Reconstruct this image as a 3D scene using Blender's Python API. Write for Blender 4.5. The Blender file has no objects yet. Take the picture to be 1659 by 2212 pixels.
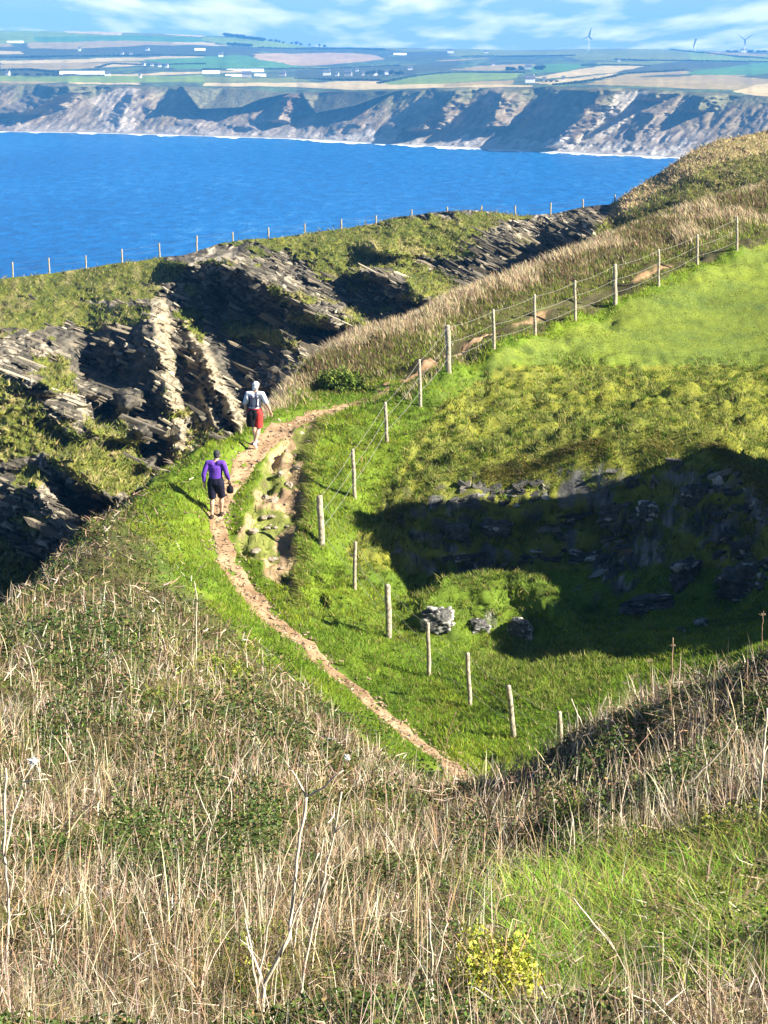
import bpy, bmesh, math, random
import numpy as np
from mathutils import Vector, Matrix
rng = np.random.default_rng(7)
random.seed(7)
scn = bpy.context.scene
COL = scn.collection

# ------------------------------------------------------------------ camera
F = 4731.0                       # focal length in units of a 1659 x 2212 frame
PITCH = math.atan((1106 - 105) / F)
CP, SP = math.cos(PITCH), math.sin(PITCH)
SEA = -90.0

def ray(px, py):
    a = (np.asarray(px, float) - 829.5) / F
    b = (1106.0 - np.asarray(py, float)) / F
    fw = CP + b * SP
    return a / fw, (b * CP - SP) / fw

def W(px, py, y):
    u, v = ray(px, py)
    y = np.asarray(y, float)
    return np.stack([u * y, y + 0 * u, v * y], -1)

def project(x, y, z):
    d = y * CP - z * SP
    v = y * SP + z * CP
    return 829.5 + F * x / d, 1106.0 - F * v / d

cam_d = bpy.data.cameras.new('camera')
cam = bpy.data.objects.new('camera', cam_d)
COL.objects.link(cam)
cam.location = (0, 0, 0)
cam.rotation_euler = (math.pi / 2 - PITCH, 0, 0)
cam_d.sensor_fit = 'VERTICAL'
cam_d.sensor_height = 36
cam_d.lens = 36 * F / 2212.0
cam_d.clip_start = 0.05
cam_d.clip_end = 30000
scn.camera = cam
scn.render.resolution_x, scn.render.resolution_y = 768, 1024

# ------------------------------------------------------------------ helpers
def tag(o, label=None, cat=None, group=None, kind=None):
    if label: o['label'] = label
    if cat: o['category'] = cat
    if group: o['group'] = group
    if kind: o['kind'] = kind
    return o

def mesh_np(name, V, faces, mat=None, parent=None, cols=None, smooth=True, attrs=None):
    """faces: list of int arrays (n,3) / (n,4)"""
    me = bpy.data.meshes.new(name)
    V = np.asarray(V, np.float32)
    faces = [np.asarray(f, np.int32) for f in faces if len(f)]
    li = np.concatenate([f.ravel() for f in faces])
    tot = np.concatenate([np.full(len(f), f.shape[1], np.int32) for f in faces])
    st = np.concatenate([[0], np.cumsum(tot)[:-1]]).astype(np.int32)
    me.vertices.add(len(V)); me.vertices.foreach_set('co', V.ravel())
    me.loops.add(len(li)); me.loops.foreach_set('vertex_index', li)
    me.polygons.add(len(tot)); me.polygons.foreach_set('loop_start', st)
    me.polygons.foreach_set('use_smooth', np.full(len(tot), smooth, bool))
    me.update(calc_edges=True)
    if cols is not None:
        c = np.ones((len(V), 4), np.float32); c[:, :3] = cols
        at = me.color_attributes.new('Col', 'FLOAT_COLOR', 'POINT')
        at.data.foreach_set('color', c.ravel())
    for k, a in (attrs or {}).items():
        at = me.attributes.new(k, 'FLOAT', 'POINT')
        at.data.foreach_set('value', np.asarray(a, np.float32))
    o = bpy.data.objects.new(name, me)
    COL.objects.link(o)
    if mat: me.materials.append(mat)
    if parent: o.parent = parent
    return o

def empty(name, loc=(0, 0, 0), rz=0.0):
    o = bpy.data.objects.new(name, None)
    o.empty_display_size = 0.3
    COL.objects.link(o)
    o.location = loc; o.rotation_euler = (0, 0, rz)
    return o

def grid_faces(nr, nc):
    i = np.arange(nr * nc).reshape(nr, nc)
    return np.stack([i[:-1, :-1].ravel(), i[:-1, 1:].ravel(), i[1:, 1:].ravel(), i[1:, :-1].ravel()], 1)

def _hash(ix, iy, iz, seed):
    h = (ix.astype(np.int64) * 374761393 + iy.astype(np.int64) * 668265263 + iz.astype(np.int64) * 2147483647 + seed * 974634777) & 0xffffffff
    h = ((h ^ (h >> 13)) * 1274126177) & 0xffffffff
    h = ((h ^ (h >> 16)) * 2246822519) & 0xffffffff
    return ((h ^ (h >> 15)) & 0xffffff) / float(0xffffff)

def vnoise(x, y, z=None, seed=0):
    x = np.asarray(x, float); y = np.asarray(y, float)
    z = np.zeros_like(x) if z is None else np.asarray(z, float)
    fx, fy, fz = np.floor(x), np.floor(y), np.floor(z)
    tx, ty, tz = x - fx, y - fy, z - fz
    tx = tx * tx * (3 - 2 * tx); ty = ty * ty * (3 - 2 * ty); tz = tz * tz * (3 - 2 * tz)
    r = 0
    for dz in (0, 1):
        wz = tz if dz else 1 - tz
        for dy in (0, 1):
            wy = ty if dy else 1 - ty
            for dx in (0, 1):
                wx = tx if dx else 1 - tx
                r = r + wx * wy * wz * _hash(fx + dx, fy + dy, fz + dz, seed)
    return r * 2 - 1

def fbm(x, y, z=None, oct=4, seed=0, gain=0.5):
    a, s, r = 1.0, 1.0, 0.0
    x = np.asarray(x, float); y = np.asarray(y, float)
    for o in range(oct):
        r = r + a * vnoise(x * s, y * s, None if z is None else np.asarray(z) * s, seed + o * 17)
        a *= gain; s *= 2.03
    return r

def sstep(a, b, x):
    t = np.clip((np.asarray(x, float) - a) / (b - a), 0, 1)
    return t * t * (3 - 2 * t)

def inpoly(px, py, poly):
    px = np.asarray(px, float); py = np.asarray(py, float)
    r = np.zeros(px.shape, bool)
    n = len(poly)
    for i in range(n):
        x0, y0 = poly[i]; x1, y1 = poly[(i + 1) % n]
        if y0 == y1: continue
        c = ((y0 > py) != (y1 > py)) & (px < (x1 - x0) * (py - y0) / (y1 - y0) + x0)
        r ^= c
    return r

def polydist(px, py, pts):
    """distance to a polyline, signed side (+ = left of travel)"""
    px = np.asarray(px, float); py = np.asarray(py, float)
    best = np.full(px.shape, 1e9); side = np.zeros(px.shape); along = np.zeros(px.shape)
    acc = 0.0
    for (x0, y0), (x1, y1) in zip(pts[:-1], pts[1:]):
        dx, dy = x1 - x0, y1 - y0; L2 = dx * dx + dy * dy; L = math.sqrt(L2)
        t = np.clip(((px - x0) * dx + (py - y0) * dy) / L2, 0, 1)
        d = np.hypot(px - x0 - t * dx, py - y0 - t * dy)
        m = d < best
        best = np.where(m, d, best)
        side = np.where(m, np.sign(dx * (py - y0) - dy * (px - x0)), side)
        along = np.where(m, acc + t * L, along)
        acc += L
    return best, side, along

def polydens(pts, step):
    """densify a polyline (any dimension)"""
    out = []
    pts = [np.asarray(p, float) for p in pts]
    for a, b in zip(pts[:-1], pts[1:]):
        n = max(1, int(np.linalg.norm(b - a) / step))
        for k in range(n): out.append(a + (b - a) * k / n)
    out.append(pts[-1])
    return np.array(out)

class RBF:
    def __init__(s, P, v, c=0.25, smooth=0.0):
        s.P = np.asarray(P, float); s.c = c
        n = len(s.P); d = s.P.shape[1]
        A = np.zeros((n + d + 1, n + d + 1))
        D = np.sqrt(((s.P[:, None] - s.P[None]) ** 2).sum(-1) + c * c)
        A[:n, :n] = D - np.eye(n) * smooth
        A[:n, n] = 1; A[:n, n + 1:] = s.P
        A[n:, :n] = A[:n, n:].T
        b = np.zeros(n + d + 1); b[:n] = v
        s.w = np.linalg.lstsq(A, b, rcond=None)[0]
    def __call__(s, Q):
        Q = np.asarray(Q, float); out = np.empty(len(Q)); n = len(s.P)
        for i in range(0, len(Q), 20000):
            q = Q[i:i + 20000]
            D = np.full((len(q), n), s.c * s.c)
            for k in range(q.shape[1]):
                D += (q[:, k:k + 1] - s.P[None, :, k]) ** 2
            out[i:i + 20000] = np.sqrt(D) @ s.w[:n] + s.w[n] + q @ s.w[n + 1:]
        return out

# ------------------------------------------------------------------ materials
def new_mat(name):
    m = bpy.data.materials.new(name); m.use_nodes = True
    nt = m.node_tree; nt.nodes.clear()
    out = nt.nodes.new('ShaderNodeOutputMaterial')
    return m, nt, out

def N(nt, t, **kw):
    n = nt.nodes.new(t)
    for k, v in kw.items():
        if k in n.inputs.keys(): n.inputs[k].default_value = v
        else: setattr(n, k, v)
    return n

def simple_mat(name, col, rough=0.8, var=0.25, scale=30.0, bump=0.2, spec=0.2, bscale=None):
    m, nt, out = new_mat(name)
    b = N(nt, 'ShaderNodeBsdfPrincipled', Roughness=rough)
    b.inputs['Specular IOR Level'].default_value = spec
    tc = N(nt, 'ShaderNodeTexCoord')
    nz = N(nt, 'ShaderNodeTexNoise', Scale=scale, Detail=6.0)
    nt.links.new(tc.outputs['Object'], nz.inputs['Vector'])
    r = N(nt, 'ShaderNodeValToRGB')
    c = np.array(col)
    r.color_ramp.elements[0].position = 0.3; r.color_ramp.elements[1].position = 0.7
    r.color_ramp.elements[0].color = (*(c * (1 - var)), 1); r.color_ramp.elements[1].color = (*np.minimum(c * (1 + var), 1), 1)
    nt.links.new(nz.outputs['Fac'], r.inputs[0]); nt.links.new(r.outputs[0], b.inputs['Base Color'])
    if bump:
        bp = N(nt, 'ShaderNodeBump', Strength=bump, Distance=0.02)
        nt.links.new(nz.outputs['Fac'], bp.inputs['Height']); nt.links.new(bp.outputs[0], b.inputs['Normal'])
    nt.links.new(b.outputs[0], out.inputs[0])
    return m

def col_mat(name, rough=0.9, trans=0.0, nscale=0.0, nvar=0.3, bump=0.0, bscale=3.0, bdist=0.1, spec=0.1):
    """material whose colour is the vertex colour 'Col', broken up by noise"""
    m, nt, out = new_mat(name)
    at = N(nt, 'ShaderNodeVertexColor', layer_name='Col')
    c = at.outputs['Color']
    tc = N(nt, 'ShaderNodeTexCoord')
    if nscale:
        nz = N(nt, 'ShaderNodeTexNoise', Scale=nscale, Detail=8.0, Roughness=0.65)
        nt.links.new(tc.outputs['Object'], nz.inputs['Vector'])
        mr = N(nt, 'ShaderNodeMapRange'); mr.inputs[1].default_value = 0.25; mr.inputs[2].default_value = 0.75
        mr.inputs[3].default_value = 1 - nvar; mr.inputs[4].default_value = 1 + nvar
        nt.links.new(nz.outputs['Fac'], mr.inputs[0])
        mx = N(nt, 'ShaderNodeVectorMath', operation='SCALE')
        nt.links.new(c, mx.inputs[0]); nt.links.new(mr.outputs[0], mx.inputs['Scale'])
        c = mx.outputs[0]
    b = N(nt, 'ShaderNodeBsdfPrincipled', Roughness=rough)
    b.inputs['Specular IOR Level'].default_value = spec
    nt.links.new(c, b.inputs['Base Color'])
    if bump:
        nb = N(nt, 'ShaderNodeTexNoise', Scale=bscale, Detail=10.0, Roughness=0.7)
        nt.links.new(tc.outputs['Object'], nb.inputs['Vector'])
        bp = N(nt, 'ShaderNodeBump', Strength=bump, Distance=bdist)
        nt.links.new(nb.outputs['Fac'], bp.inputs['Height']); nt.links.new(bp.outputs[0], b.inputs['Normal'])
    if trans:
        tr = N(nt, 'ShaderNodeBsdfTranslucent')
        nt.links.new(c, tr.inputs['Color'])
        ms = N(nt, 'ShaderNodeMixShader'); ms.inputs[0].default_value = trans
        nt.links.new(b.outputs[0], ms.inputs[1]); nt.links.new(tr.outputs[0], ms.inputs[2])
        nt.links.new(ms.outputs[0], out.inputs[0])
    else:
        nt.links.new(b.outputs[0], out.inputs[0])
    return m

# ------------------------------------------------------------------ light
SUN_A, SUN_E = math.radians(18), math.radians(31)     # right of the view and a little behind the camera
sun_dir = Vector((math.cos(SUN_A) * math.cos(SUN_E), -math.sin(SUN_A) * math.cos(SUN_E), math.sin(SUN_E)))
sl = bpy.data.lights.new('sun', 'SUN'); sl.energy = 5.0; sl.angle = math.radians(0.5); sl.color = (1.0, 0.93, 0.80)
so = bpy.data.objects.new('sun', sl); COL.objects.link(so)
so.rotation_euler = (-sun_dir).to_track_quat('-Z', 'Y').to_euler()
so.location = (60, -60, 80)

world = bpy.data.worlds.new('World'); scn.world = world; world.use_nodes = True
wn = world.node_tree; wn.nodes.clear()
wo = N(wn, 'ShaderNodeOutputWorld'); bg = N(wn, 'ShaderNodeBackground')
sky = N(wn, 'ShaderNodeTexSky'); sky.sky_type = 'NISHITA'; sky.sun_disc = False
sky.sun_elevation = SUN_E
sky.sun_rotation = math.atan2(sun_dir.x, sun_dir.y)
sky.air_density = 0.45; sky.dust_density = 0.3; sky.ozone_density = 3.0
# clouds: noise on the direction projected onto a high flat layer
tc = N(wn, 'ShaderNodeTexCoord')
sep = N(wn, 'ShaderNodeSeparateXYZ'); wn.links.new(tc.outputs['Generated'], sep.inputs[0])
ad = N(wn, 'ShaderNodeMath', operation='ADD'); ad.inputs[1].default_value = 0.055
wn.links.new(sep.outputs['Z'], ad.inputs[0])
dv = N(wn, 'ShaderNodeMath', operation='MAXIMUM'); dv.inputs[1].default_value = 0.02; wn.links.new(ad.outputs[0], dv.inputs[0])
cx = N(wn, 'ShaderNodeMath', operation='DIVIDE'); wn.links.new(sep.outputs['X'], cx.inputs[0]); wn.links.new(dv.outputs[0], cx.inputs[1])
cy = N(wn, 'ShaderNodeMath', operation='DIVIDE'); wn.links.new(sep.outputs['Y'], cy.inputs[0]); wn.links.new(dv.outputs[0], cy.inputs[1])
cb = N(wn, 'ShaderNodeCombineXYZ'); wn.links.new(cx.outputs[0], cb.inputs[0]); wn.links.new(cy.outputs[0], cb.inputs[1])
mp = N(wn, 'ShaderNodeMapping'); mp.inputs['Scale'].default_value = (1.7, 0.36, 1.0); mp.inputs['Location'].default_value = (5.3, 2.4, 0)
wn.links.new(cb.outputs[0], mp.inputs[0])
nz = N(wn, 'ShaderNodeTexNoise', Scale=1.0, Detail=8.0, Roughness=0.5); nz.inputs['Distortion'].default_value = 0.1
wn.links.new(mp.outputs[0], nz.inputs['Vector'])
cr = N(wn, 'ShaderNodeValToRGB')
cr.color_ramp.elements[0].position = 0.46; cr.color_ramp.elements[0].color = (0, 0, 0, 1)
cr.color_ramp.elements[1].position = 0.63; cr.color_ramp.elements[1].color = (1, 1, 1, 1)
wn.links.new(nz.outputs['Fac'], cr.inputs[0])
mxc = N(wn, 'ShaderNodeMix', data_type='RGBA')
# the cloud bank stands low over the land; overhead the sky is clear
lo = N(wn, 'ShaderNodeMapRange'); lo.interpolation_type = 'SMOOTHSTEP'
lo.inputs[1].default_value = 0.04; lo.inputs[2].default_value = 0.16; lo.inputs[3].default_value = 1.0; lo.inputs[4].default_value = 0.0
wn.links.new(sep.outputs['Z'], lo.inputs[0])
cm = N(wn, 'ShaderNodeMath', operation='MULTIPLY'); wn.links.new(cr.outputs[0], cm.inputs[0]); wn.links.new(lo.outputs[0], cm.inputs[1])
wn.links.new(cm.outputs[0], mxc.inputs[0]); 
tn = N(wn, 'ShaderNodeMix', data_type='RGBA', blend_type='MULTIPLY'); wn.links.new(lo.outputs[0], tn.inputs[0])
tn.inputs[7].default_value = (0.95, 1.0, 1.55, 1); wn.links.new(sky.outputs[0], tn.inputs[6])
wn.links.new(tn.outputs[2], mxc.inputs[6])
mxc.inputs[7].default_value = (10.5, 10.2, 10.0, 1)
wn.links.new(mxc.outputs[2], bg.inputs[0]); bg.inputs[1].default_value = 0.05
wn.links.new(bg.outputs[0], wo.inputs[0])
scn.view_settings.view_transform = 'Standard'; scn.view_settings.look = 'None'
scn.view_settings.exposure = 1.7; scn.view_settings.gamma = 1.0
scn.view_settings.use_curve_mapping = False
scn.cycles.max_bounces = 5; scn.cycles.diffuse_bounces = 2; scn.cycles.glossy_bounces = 2
scn.cycles.transmission_bounces = 2; scn.cycles.volume_bounces = 0; scn.cycles.transparent_max_bounces = 4
scn.cycles.use_denoising = True
# ------------------------------------------------------------------ near ground (one height sheet)
PATH_PX = [(1110,1790,38.0),(1040,1710,41.5),(985,1655,43.2),(900,1597,45),(820,1530,46.5),(740,1462,48),(660,1388,49.6),(590,1335,51),(530,1268,52.6),(490,1200,54),
           (470,1130,55.6),(485,1060,57.3),(525,997,59),(575,945,61),(640,908,63),(715,884,64.6),(770,872,65.4)]
POSTS_PX = [(1212,1650,44,1536),(1110,1590,45.5,1480),(1015,1525,47,1410),(926,1458,49,1345),(840,1378,51,1262),(766,1276,53,1170),(694,1172,55,1070),
            (766,1070,57.8,970),(836,962,61,868),(908,870,64,776),(969,800,66,702),(1067,755,68.6,668),(1156,725,71.2,636),(1243,688,73.8,606),
            (1329,652,76.4,570),(1423,612,79,538),(1506,578,81.6,506),(1592,542,84.2,468)]
PTS = []
def pp(*l):
    for p in l: PTS.append(W(p[0], p[1], p[2]))
def pz(*l):                      # px, y, z
    for px, y, z in l: PTS.append(np.array([(px - 829.5) / F * y, y, z - 0.019 * y]))
def pw(*l):
    for p in l: PTS.append(np.array(p, float))
def pl(step, *l):
    for p in polydens([W(*q) for q in l], step): PTS.append(p)

# camera hillside
pw((-14,0,-3.6),(-5,0,-2.0),(0,0,-1.75),(5,0,-1.3),(14,0,0.2),(-10,-8,-1.2),(0,-8,0.2),(10,-8,1.5),(-14,12,-6.5),(14,14,-2.2))
pp((-200,2212,11),(0,2212,11),(400,2212,11),(800,2212,11),(1200,2212,10.4),(1659,2212,9.6),(1850,2212,9))
pp((-200,1900,17.5),(0,1900,17.5),(400,1900,18),(800,1900,19),(1200,1920,17),(1450,1880,16),(1659,1850,15),(1850,1750,15))
pp((-200,1700,23),(0,1600,27.5),(300,1600,29.5),(600,1620,32),(800,1680,33),(950,1740,33),(300,1740,23.5),(600,1760,24.5))
pp((-150,1480,34),(0,1450,36),(200,1480,35.5),(420,1480,38),(560,1470,43),(700,1570,41),(850,1660,39))
pp((200,1320,45.5),(380,1330,47.5),(300,1220,50.5),(420,1210,53),(0,1370,42.5),(120,1330,45.5),(480,1340,49.5),(560,1420,47.3),(380,1130,54.6))
# right bank, crest then its back
crest = [(1850,1330,25.5),(1659,1435,27),(1500,1500,29),(1350,1580,31),(1200,1665,34.5),(1120,1720,37.2)]
pl(1.2, *crest)
pp((1660,1620,22.3),(1850,1560,22.5),(1450,1720,21.2),(1250,1800,21.6),(1050,1830,23.2),(1100,1750,32),(1000,1760,34.5))
pz((1850,31,-8.6),(1659,31.5,-9.3),(1500,33,-10.2),(1350,34.5,-11.2),(1230,37,-12.2),(1150,39.5,-12.9),(1850,36,-11.4),(1659,36,-12.0),(1500,37.5,-12.5),(1350,38.5,-13.1),(1230,40.5,-13.6))
# path, fence
pp(*[p for p in PATH_PX[1:]])
pp(*[(p[0], p[1], p[2]) for p in POSTS_PX])
# bowl floor
pp((1300,1500,46),(1400,1430,47.5),(1500,1370,49),(1659,1350,47),(1000,1445,48.8),(900,1400,50.6),(1250,1340,51.4),(1400,1360,50),(1250,1440,48),(1120,1490,47))
# grassy rock mound in the bowl
pl(0.8, (905,1285,52.2),(960,1258,52.7),(1040,1243,53),(1110,1242,53.0),(1160,1252,52.6),(1205,1285,51.9),(1235,1330,51.2))
pl(0.8, (895,1325,51.75),(960,1352,51.55),(1030,1365,51.5),(1110,1372,51.5),(1150,1366,51.6),(1200,1362,51.1))
pz((900,53.2,-12.9),(960,54.2,-13.1),(1050,54.6,-13.1),(1150,54.4,-13.1),(1225,53.6,-13.2))
# scarp of the bowl: top rim and foot
RIM = [(792,1195,55.4),(835,1120,56.8),(900,1075,57.6),(1000,1030,58.4),(1100,1018,58.6),(1200,988,58.6),(1330,958,58.4),(1450,948,58),(1540,965,57.2),(1610,1005,56),(1655,1060,54.6),(1700,1095,53.2)]
FOOT = [(815,1205,55.1),(870,1210,55.6),(930,1228,55.9),(1050,1222,56.3),(1200,1228,56.4),(1300,1222,56.2),(1400,1290,54.2),(1500,1310,53.4),(1580,1290,53.2),(1650,1270,52.0),(1720,1290,50.2),(1800,1320,48.5)]
pl(0.55, *RIM); pl(0.55, *FOOT)
# ground above the rim
pp((800,1100,57.6),(850,1005,60),(900,925,62.3),(960,985,60.8),(1000,860,65),(1080,935,62),(1150,840,66.3),(1200,935,61.5),(1300,850,66.2),(1330,905,62.4),(1480,890,62.6),(1450,835,67),(1659,850,66.8))
pl(0.8, (1500,872,63.6),(1580,862,63.8),(1700,868,63.6)); pl(0.8, (1520,905,62.7),(1600,915,62.6),(1700,935,62.2))
pp((1659,965,60.4),(1720,1010,57.5),(1560,935,60.5))
# unseen high spur off the right edge, shaped to keep the bowl in shade
for sx_, dz_ in ((13.0, 0.0), (14.6, 0.5), (17, 1.0)):
    for sy_, sz_ in ((42.5,-10.0),(45,-9.4),(46.3,-8.0),(48,-7.3),(49.6,-7.5),(50.9,-5.3),(51.7,-3.8),(52.8,-3.5),(53.9,-5.2),(54.5,-6.8),(55.1,-9.2),(56.2,-9.8)):
        pw((sx_, sy_, sz_ + dz_))
pw((20,50,-4.5),(22,65,-7.6),(16,38,-8.5),(20,30,-5.0),(24,80,-6.2),(18,72,-8.0),(13,60,-9.6),(15,66,-9.0))
# open field
pp((1200,765,70),(1400,745,71.4),(1659,745,71.8),(1300,700,75),(1500,645,78.5),(1659,605,81.4),(1659,530,86),(1800,480,89),(1050,810,67.4))
# ground beyond the path, up to the crest of the tall-grass band
pp((900,812,67.4),(1000,762,69.8),(1150,712,73),(1330,640,78.5),(1500,568,84),(1659,500,88.5),(780,840,67.5),(680,855,66.6),(600,895,63.6))
BAND = [(520,940,61.2),(560,905,63.2),(585,888,64.4),(620,838,67.2),(660,800,69.2),(710,762,72),(850,705,76.5),(1000,645,81.5),(1160,585,87),(1300,525,93),(1420,482,97.5),(1659,415,104),(1850,370,109)]
pl(1.5, *BAND)
for p in BAND:
    q = W(*p)
    pw(q + (-0.8, 3.2, -2.0), q + (-1.5, 8, -6.5), q + (-2, 16, -12), q + (-2, 30, -22))
# seaward edge of the headland on the left
EDGE = [(520,940,61.2),(440,962,59.8),(330,1035,57.4),(200,1145,53.8),(60,1275,48.6),(-10,1330,46),(-200,1470,39),(-500,1620,32)]
pl(1.0, *EDGE)
for p in EDGE:
    q = W(*p)
    pw(q + (-0.9, 2.0, -1.6), q + (-2.0, 6, -7), q + (-3, 12, -14), q + (-6, 30, -24))
pw((-30,30,-30),(-30,60,-36),(-18,15,-14),(-26,5,-20))
PTS = np.array(PTS)
_Q = PTS[:, :2] * np.array([1.0, 0.6])
# drop near-duplicate control points
keep = []
for i in range(len(_Q)):
    if all(np.hypot(*(_Q[i] - _Q[j])) > 0.18 for j in keep): keep.append(i)
PTS = PTS[keep]
rbfA = RBF(PTS[:, :2] * np.array([1.0, 0.6]), PTS[:, 2], c=0.22)

path_w = np.array([W(*p) for p in PATH_PX])
fence_w = np.array([W(p[0], p[1], p[2]) for p in POSTS_PX])
pathXY = [(p[0], p[1]) for p in path_w]
far_path_w = np.array([W(*p) for p in [(770,872,65.4),(835,850,66.4),(900,812,67.6),(985,766,69.6),(1080,730,72.0),(1180,690,74.8),(1330,640,78.6),(1420,600,81.2),(1560,552,84.4),(1680,500,88)]])
fenceXY = [(p[0], p[1]) for p in fence_w]
# strip of bare, eroded earth between path and fence
BARE = [(W(*p)[0], W(*p)[1]) for p in [(700,905,63.6),(664,990,60.0),(662,1100,56.7),(655,1180,54.8),(640,1250,53.2),(635,1310,51.8),(590,1270,52.6),(540,1225,53.6),(512,1150,55.2),(530,1085,56.9),(565,1010,59.0),(605,950,61.4)]]

def a_masks(x, y):
    dp, _, _ = polydist(x, y, pathXY)
    dfp, _, _ = polydist(x, y, [(p[0], p[1]) for p in far_path_w])
    dF, sF, _ = polydist(x, y, fenceXY)
    return dp, dfp, dF * np.where(sF < 0, 1, -1)          # + = field side

def bare_amt(x, y):
    n = vnoise(x * 1.6, y * 1.6, seed=3) * 0.22
    ins = inpoly(x + n, y + n, BARE)
    d, _, _ = polydist(x + n, y + n, BARE + BARE[:1])
    return np.where(ins, d, -d) - 0.02

def zA_raw(x, y):
    x = np.asarray(x, float).ravel(); y = np.asarray(y, float).ravel()
    return rbfA(np.stack([x, y * 0.6], 1))

def zA(x, y, fine=True):
    x = np.asarray(x, float); y = np.asarray(y, float)
    sh = x.shape; x = x.ravel(); y = y.ravel()
    z = zA_raw(x, y)
    dp, dfp, dF = a_masks(x, y)
    far = sstep(0.25, 1.2, dp)
    # worn path
    z = z - 0.10 * (1 - sstep(0.2, 0.6, dp))
    # eroded strip, undercut turf edge towards the fence
    b = bare_amt(x, y)
    rough_b = sstep(0.0, 0.22, b)
    br, _, _ = polydist(x, y, BARE[:6])
    z = z - rough_b * (0.10 + 0.20 * np.exp(-br / 0.5) + 0.20 * fbm(x * 1.9, y * 1.3, oct=4, seed=5))
    # tussocky ground
    px, py = project(x, y, z)
    smooth = sstep(800, 730, py) * sstep(0.5, 2.5, dF) + sstep(1330, 1480, py) * (dF > -1)     # mown field and lower turf
    smooth = np.clip(smooth, 0, 1)
    lump = 0.15 * fbm(x * 0.9, y * 1.3, oct=3, seed=11) + 0.13 * np.abs(vnoise(x * 2.1, y * 3.0, seed=23)) - 0.05
    moor_ = (dF > 0.8) * sstep(770, 840, py) * sstep(1250, 1180, py)
    ledge = np.abs(vnoise(x * 0.45, y * 2.4 + 0.6 * x, seed=14)) 
    lump = lump + moor_ * (0.17 * ledge + 0.16 * fbm(x * 1.6, y * 2.6, oct=3, seed=15) - .12)
    lump = np.where((y < 56) & (dF < -1.0), 0.17 * fbm(x * 0.8, y * 0.7, oct=3, seed=12) + 0.20 * np.clip(vnoise(x * 0.62, y * 0.42, seed=13), 0, 1) - .05, lump)
    lump = np.where(y < 24, 0.8 * lump, lump)
    z = z + lump * far * (1 - 0.75 * smooth) * (1 - rough_b)
    # broken rock on the bowl scarp and the mound
    return z.reshape(sh)

NEAR = -9.0
ys = [-8.5]
while ys[-1] < 150:
    y = ys[-1]
    if y < 3: s = 0.35
    elif y < 45: s = 0.0065 * y + 0.02
    elif y < 70: s = 0.105
    elif y < 112: s = 0.0042 * y
    else: s = 1.2
    ys.append(y + s)
ys = np.array(ys)
a_in = np.linspace(-0.168, 0.172, 380)
a_l = -0.168 - np.cumsum(np.linspace(0.001, 0.02, 26)); a_r = 0.172 + np.cumsum(np.linspace(0.001, 0.02, 26))
aa = np.concatenate([a_l[::-1], a_in, a_r])
YY, AA = np.meshgrid(ys, aa, indexing='ij')
XX = AA * (YY + 10.5)
ZZ = zA(XX, YY)

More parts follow.
